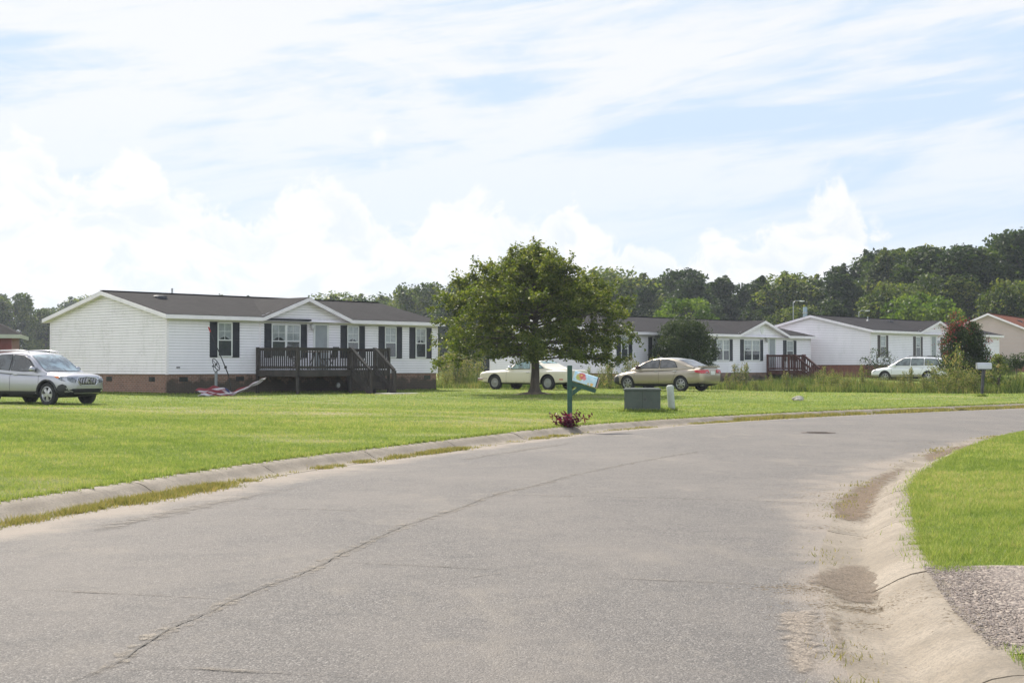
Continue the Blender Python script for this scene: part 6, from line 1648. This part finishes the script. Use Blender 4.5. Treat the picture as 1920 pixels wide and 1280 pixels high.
for x, z in ((-.62, 3.3), (1.0, 2.2), (1.1, 1.4), (-1.0, 2.1), (.65, 2.05)): limb(o, (x * .4, -.15, z - .7), (x, -.35, z), .014, .005, 0, 4, int(z * 10))
o.build('twigs', MT['bark'], CM, 60)
# purple plant round the near mailbox post
n = 34; C_ = []; 
for k in range(n):
    a = RNG.uniform(0, 2 * pi); l_ = RNG.uniform(.12, .34); b0 = np.array([RNG.normal(0, .10), RNG.normal(-.04, .07), 0]); tp_ = b0 + np.array([cos(a) * l_ * .9, sin(a) * l_ * .6, RNG.uniform(.12, .30)])
    for q in range(12): t = q / 11; C_.append(b0 * (1 - t) + tp_ * t + RNG.normal(0, .018, 3))
pp = leafcloud('purple_plant', np.array(C_), .105, MT['purple_leaf'], None, .38, None); pp.location = (MX - .03, MY - .14, zl(MX, MY)); tag(pp, 'low purple-leaved plant growing round the green mailbox post', 'plant')

# tall grass and weeds on the unmown strip
from mathutils.geometry import intersect_point_line
poly = np.array([(-4.3, 70), (0, 70.3), (3.4, 69.6), (6.5, 68.2), (9.6, 66.2), (11.0, 61.5), (13.8, 58.6), (17.5, 57.0), (20.5, 57.4), (26, 58.5), (36, 62), (40, 74), (26, 71), (20, 70.5), (14, 72.5), (9, 75.5), (4, 78), (-4, 84), (-6, 80)])
def inpoly(x, y, P):
    ins = np.zeros(x.shape, bool); n = len(P)
    for i in range(n):
        a = P[i]; c = P[(i + 1) % n]; ins ^= ((a[1] > y) != (c[1] > y)) & (x < (c[0] - a[0]) * (y - a[1]) / (c[1] - a[1] + 1e-12) + a[0])
    return ins
n = 300000; x = RNG.uniform(-6, 40, n); y = RNG.uniform(56, 84, n); k = inpoly(x, y, poly); x = x[k]; y = y[k]
cl = .5 + .5 * lownoise(x * 2.3, y * 2.0); dens = .35 + .65 * sm(cl * 1.3); k = RNG.uniform(0, 1, len(x)) < dens; x = x[k]; y = y[k]; cl = cl[k]
hh = (.18 + .42 * cl ** 1.5 + .25 * sm(lownoise(x * .8 + 2, y * .9) * 1.6)) * RNG.uniform(.5, 1.25, len(x))
hh *= (1 + .35 * sm((x - 12) / 3)) * (.55 + .6 * sm(.5 + lownoise(x * 1.3 + 9, y * 1.1 + 2)))
hh *= 1 - .55 * sm((9 - x) / 6) * sm((72 - y) / 4)
C3, t = blades(x, y, zL(x, y) - .02, hh, np.full(len(x), .028), np.clip(.25 + .3 * lownoise(x * 1.5, y * 1.2 + 4) + .25 * lownoise(x * 6.5, y * 3) + RNG.normal(0, .28, len(x)), 0, 1), .55)
tag(polys('tall_grass', C3, 3, t, MT['weed_leaf']), kind='stuff')
# individual weeds: feathery spikes
def weed(h, w, seed, leafy=900, size=.07):
    root = empty('weed_plant', (0, 0, 0)); r = np.random.default_rng(seed); o = MB(); P = []
    ns = r.integers(3, 7)
    for k in range(ns):
        a = r.uniform(0, 6.28); b0 = np.array([cos(a) * .06, sin(a) * .06, -.05]); tp_ = np.array([cos(a) * w * r.uniform(.1, .55), sin(a) * w * r.uniform(.1, .55), h * r.uniform(.7, 1)])
        o.tube([tuple(b0), tuple(b0 * .4 + tp_ * .55 + np.array([0, 0, .05])), tuple(tp_)], [.014, .009, .003], 5, cap=False)
        n = leafy // ns; t = r.uniform(.10, 1, n); c = b0[None] * (1 - t[:, None]) + tp_[None] * t[:, None]; sp = w * (.20 * (1 - t) + .06)[:, None]
        P.append(c + r.normal(0, 1, (n, 3)) * sp * np.array([1, 1, .7]))
    o.build('stem', simple('weed_stem', (.10, .10, .04), .8, .2) if 'stem' not in MT else MT['stem'], root, 60)
    leafcloud('foliage', np.concatenate(P), size, MT['weed_leaf'], root, .35, None, .0); return root
MT['stem'] = simple('weed_stem', (.12, .12, .05), .8, .2)
WD = [weed(1.0, .6, 1), weed(1.0, .45, 2, 700), weed(1.0, .9, 3, 1300)]; wu = [False] * 3
def putweed(k, x, y, h, label, group=None, ws=1.0):
    if not wu[k]: o = WD[k]; wu[k] = True
    else: o = copy_tree(WD[k])
    o.location = (x, y, zl(x, y)); o.scale = (h * ws, h * ws, h); o.rotation_euler = (0, 0, random.uniform(0, 6)); return tag(o, label, 'weed', group)
at = lambda px, D: ((px - 960) / 2750 * D, D)
for (px, D, h, k, ws, lb) in [(1179, 70, 1.75, 1, .75, 'tallest feathery weed rising between the mailbox and the gold sedan'), (1143, 69, 1.45, 1, .9, 'pale feathery weed just right of the painted mailbox'), (1135, 70.5, 1.3, 1, .9, 'upright weed behind the tilted painted mailbox'),
        (1165, 69.5, 1.0, 0, 1, 'bushy weed left of the gold sedan hood'), (1226, 71, 1.75, 1, .7, 'weed tips showing above the gold sedan roof'), (1194, 71, 1.5, 1, .8, 'weed tips showing above the gold sedan windshield'), (1382, 67, 1.35, 1, .9, 'tall weed clump right of the sedan tail, left one of two'), (1397, 66.5, 1.35, 1, .9, 'tall weed clump right of the sedan tail, right one of two'),
        (1365, 66, .8, 0, 1, 'low weed at the sedan tail'), (1473, 64, .95, 1, .9, 'thin weed in front of the red-brown deck'), (1445, 66, .8, 0, 1, 'short weed left of the red-brown deck'),
        (1540, 63, 1.1, 0, 1, 'weed clump at the right end of the red-brown deck stairs'), (1562, 62, 1.0, 2, .9, 'wide weed clump below the third house gable'), (1617, 63, 1.25, 1, .8, 'slim weed in front of the red brick skirt'), (1580, 60, .8, 2, 1, 'low spreading weed in front of the third house'),
        (1690, 61, .9, 0, .9, 'weed clump in front of the wagon front wheel'), (1706, 62, 1.15, 1, .9, 'dark upright weed in front of the wagon door'), (1655, 60, .65, 2, 1, 'low weed under the wagon hood'), (1735, 59, .8, 2, 1, 'weed clump in front of the wagon rear wheel'),
        (1765, 59.5, 1.35, 2, 1.1, 'tall bushy yellow-green weed at the wagon tail'), (1787, 59.5, 2.05, 0, .8, 'tallest yellow-green weed touching the crape myrtle'), (1800, 58.5, 1.25, 2, 1.2, 'bushy weed at the foot of the crape myrtle, left'), (1826, 58, 1.0, 2, 1.1, 'broad weed between the crape myrtle and the mailbox post'),
        (1770, 58, .9, 2, 1.2, 'low dense weed in front of the wagon tail'), (840, 76, 2.1, 0, 1, 'tall weed at the right corner of the nearest house'), (856, 74, 2.0, 1, 1, 'feathery weed between the nearest house and the cream coupe'), (872, 75, 1.9, 0, 1, 'bushy weed left of the cream coupe hood'), (892, 76, 1.7, 2, .9, 'broad weed at the front bumper of the cream coupe'),
        (848, 79, 2.2, 0, 1, 'tall reedy weed behind the right corner of the nearest house'), (864, 79, 2.1, 0, 1, 'tall reedy weed in the field left of the oak'), (882, 80, 2.0, 1, 1.2, 'feathery field weed in the gap left of the oak trunk'), (828, 80, 2.2, 0, 1, 'tall weed half hidden by the right corner of the nearest house'), (833, 72, 1.1, 2, .8, 'low weed touching the right corner of the nearest house'), (1100, 71, 1.1, 0, 1, 'weed clump behind the tail of the cream coupe'), (1118, 70, .9, 2, 1, 'reddish weed clump right of the cream coupe tail'), (1890, 60, .7, 2, 1, 'low weed near the right edge'), (1910, 63, .9, 0, .9, 'weed at the right edge beside the leafy bush'), (1500, 61, .55, 2, 1.1, 'low weed in front of the deck stairs'), (1420, 63, .6, 2, 1.1, 'low weed left of the deck')]:
    x, y = at(px, D); putweed(k, x, y, h, lb, ws=ws)

# ------------------------------------------------------------------ haze
hb = MB(); hb.box(-700, 700, -30, 520, -1.6, 34)
hm = bpy.data.materials.new('haze_air'); hm.use_nodes = True; T = NT(hm.node_tree); T.n.clear()
out = T.new('ShaderNodeOutputMaterial'); pvn = T.new('ShaderNodeVolumePrincipled')
pvn.inputs['Color'].default_value = (.80, .88, 1.0, 1); pvn.inputs['Density'].default_value = .00028; pvn.inputs['Anisotropy'].default_value = .35
T.l.new(pvn.outputs[0], out.inputs['Volume'])
tag(hb.build('haze', hm), kind='stuff')
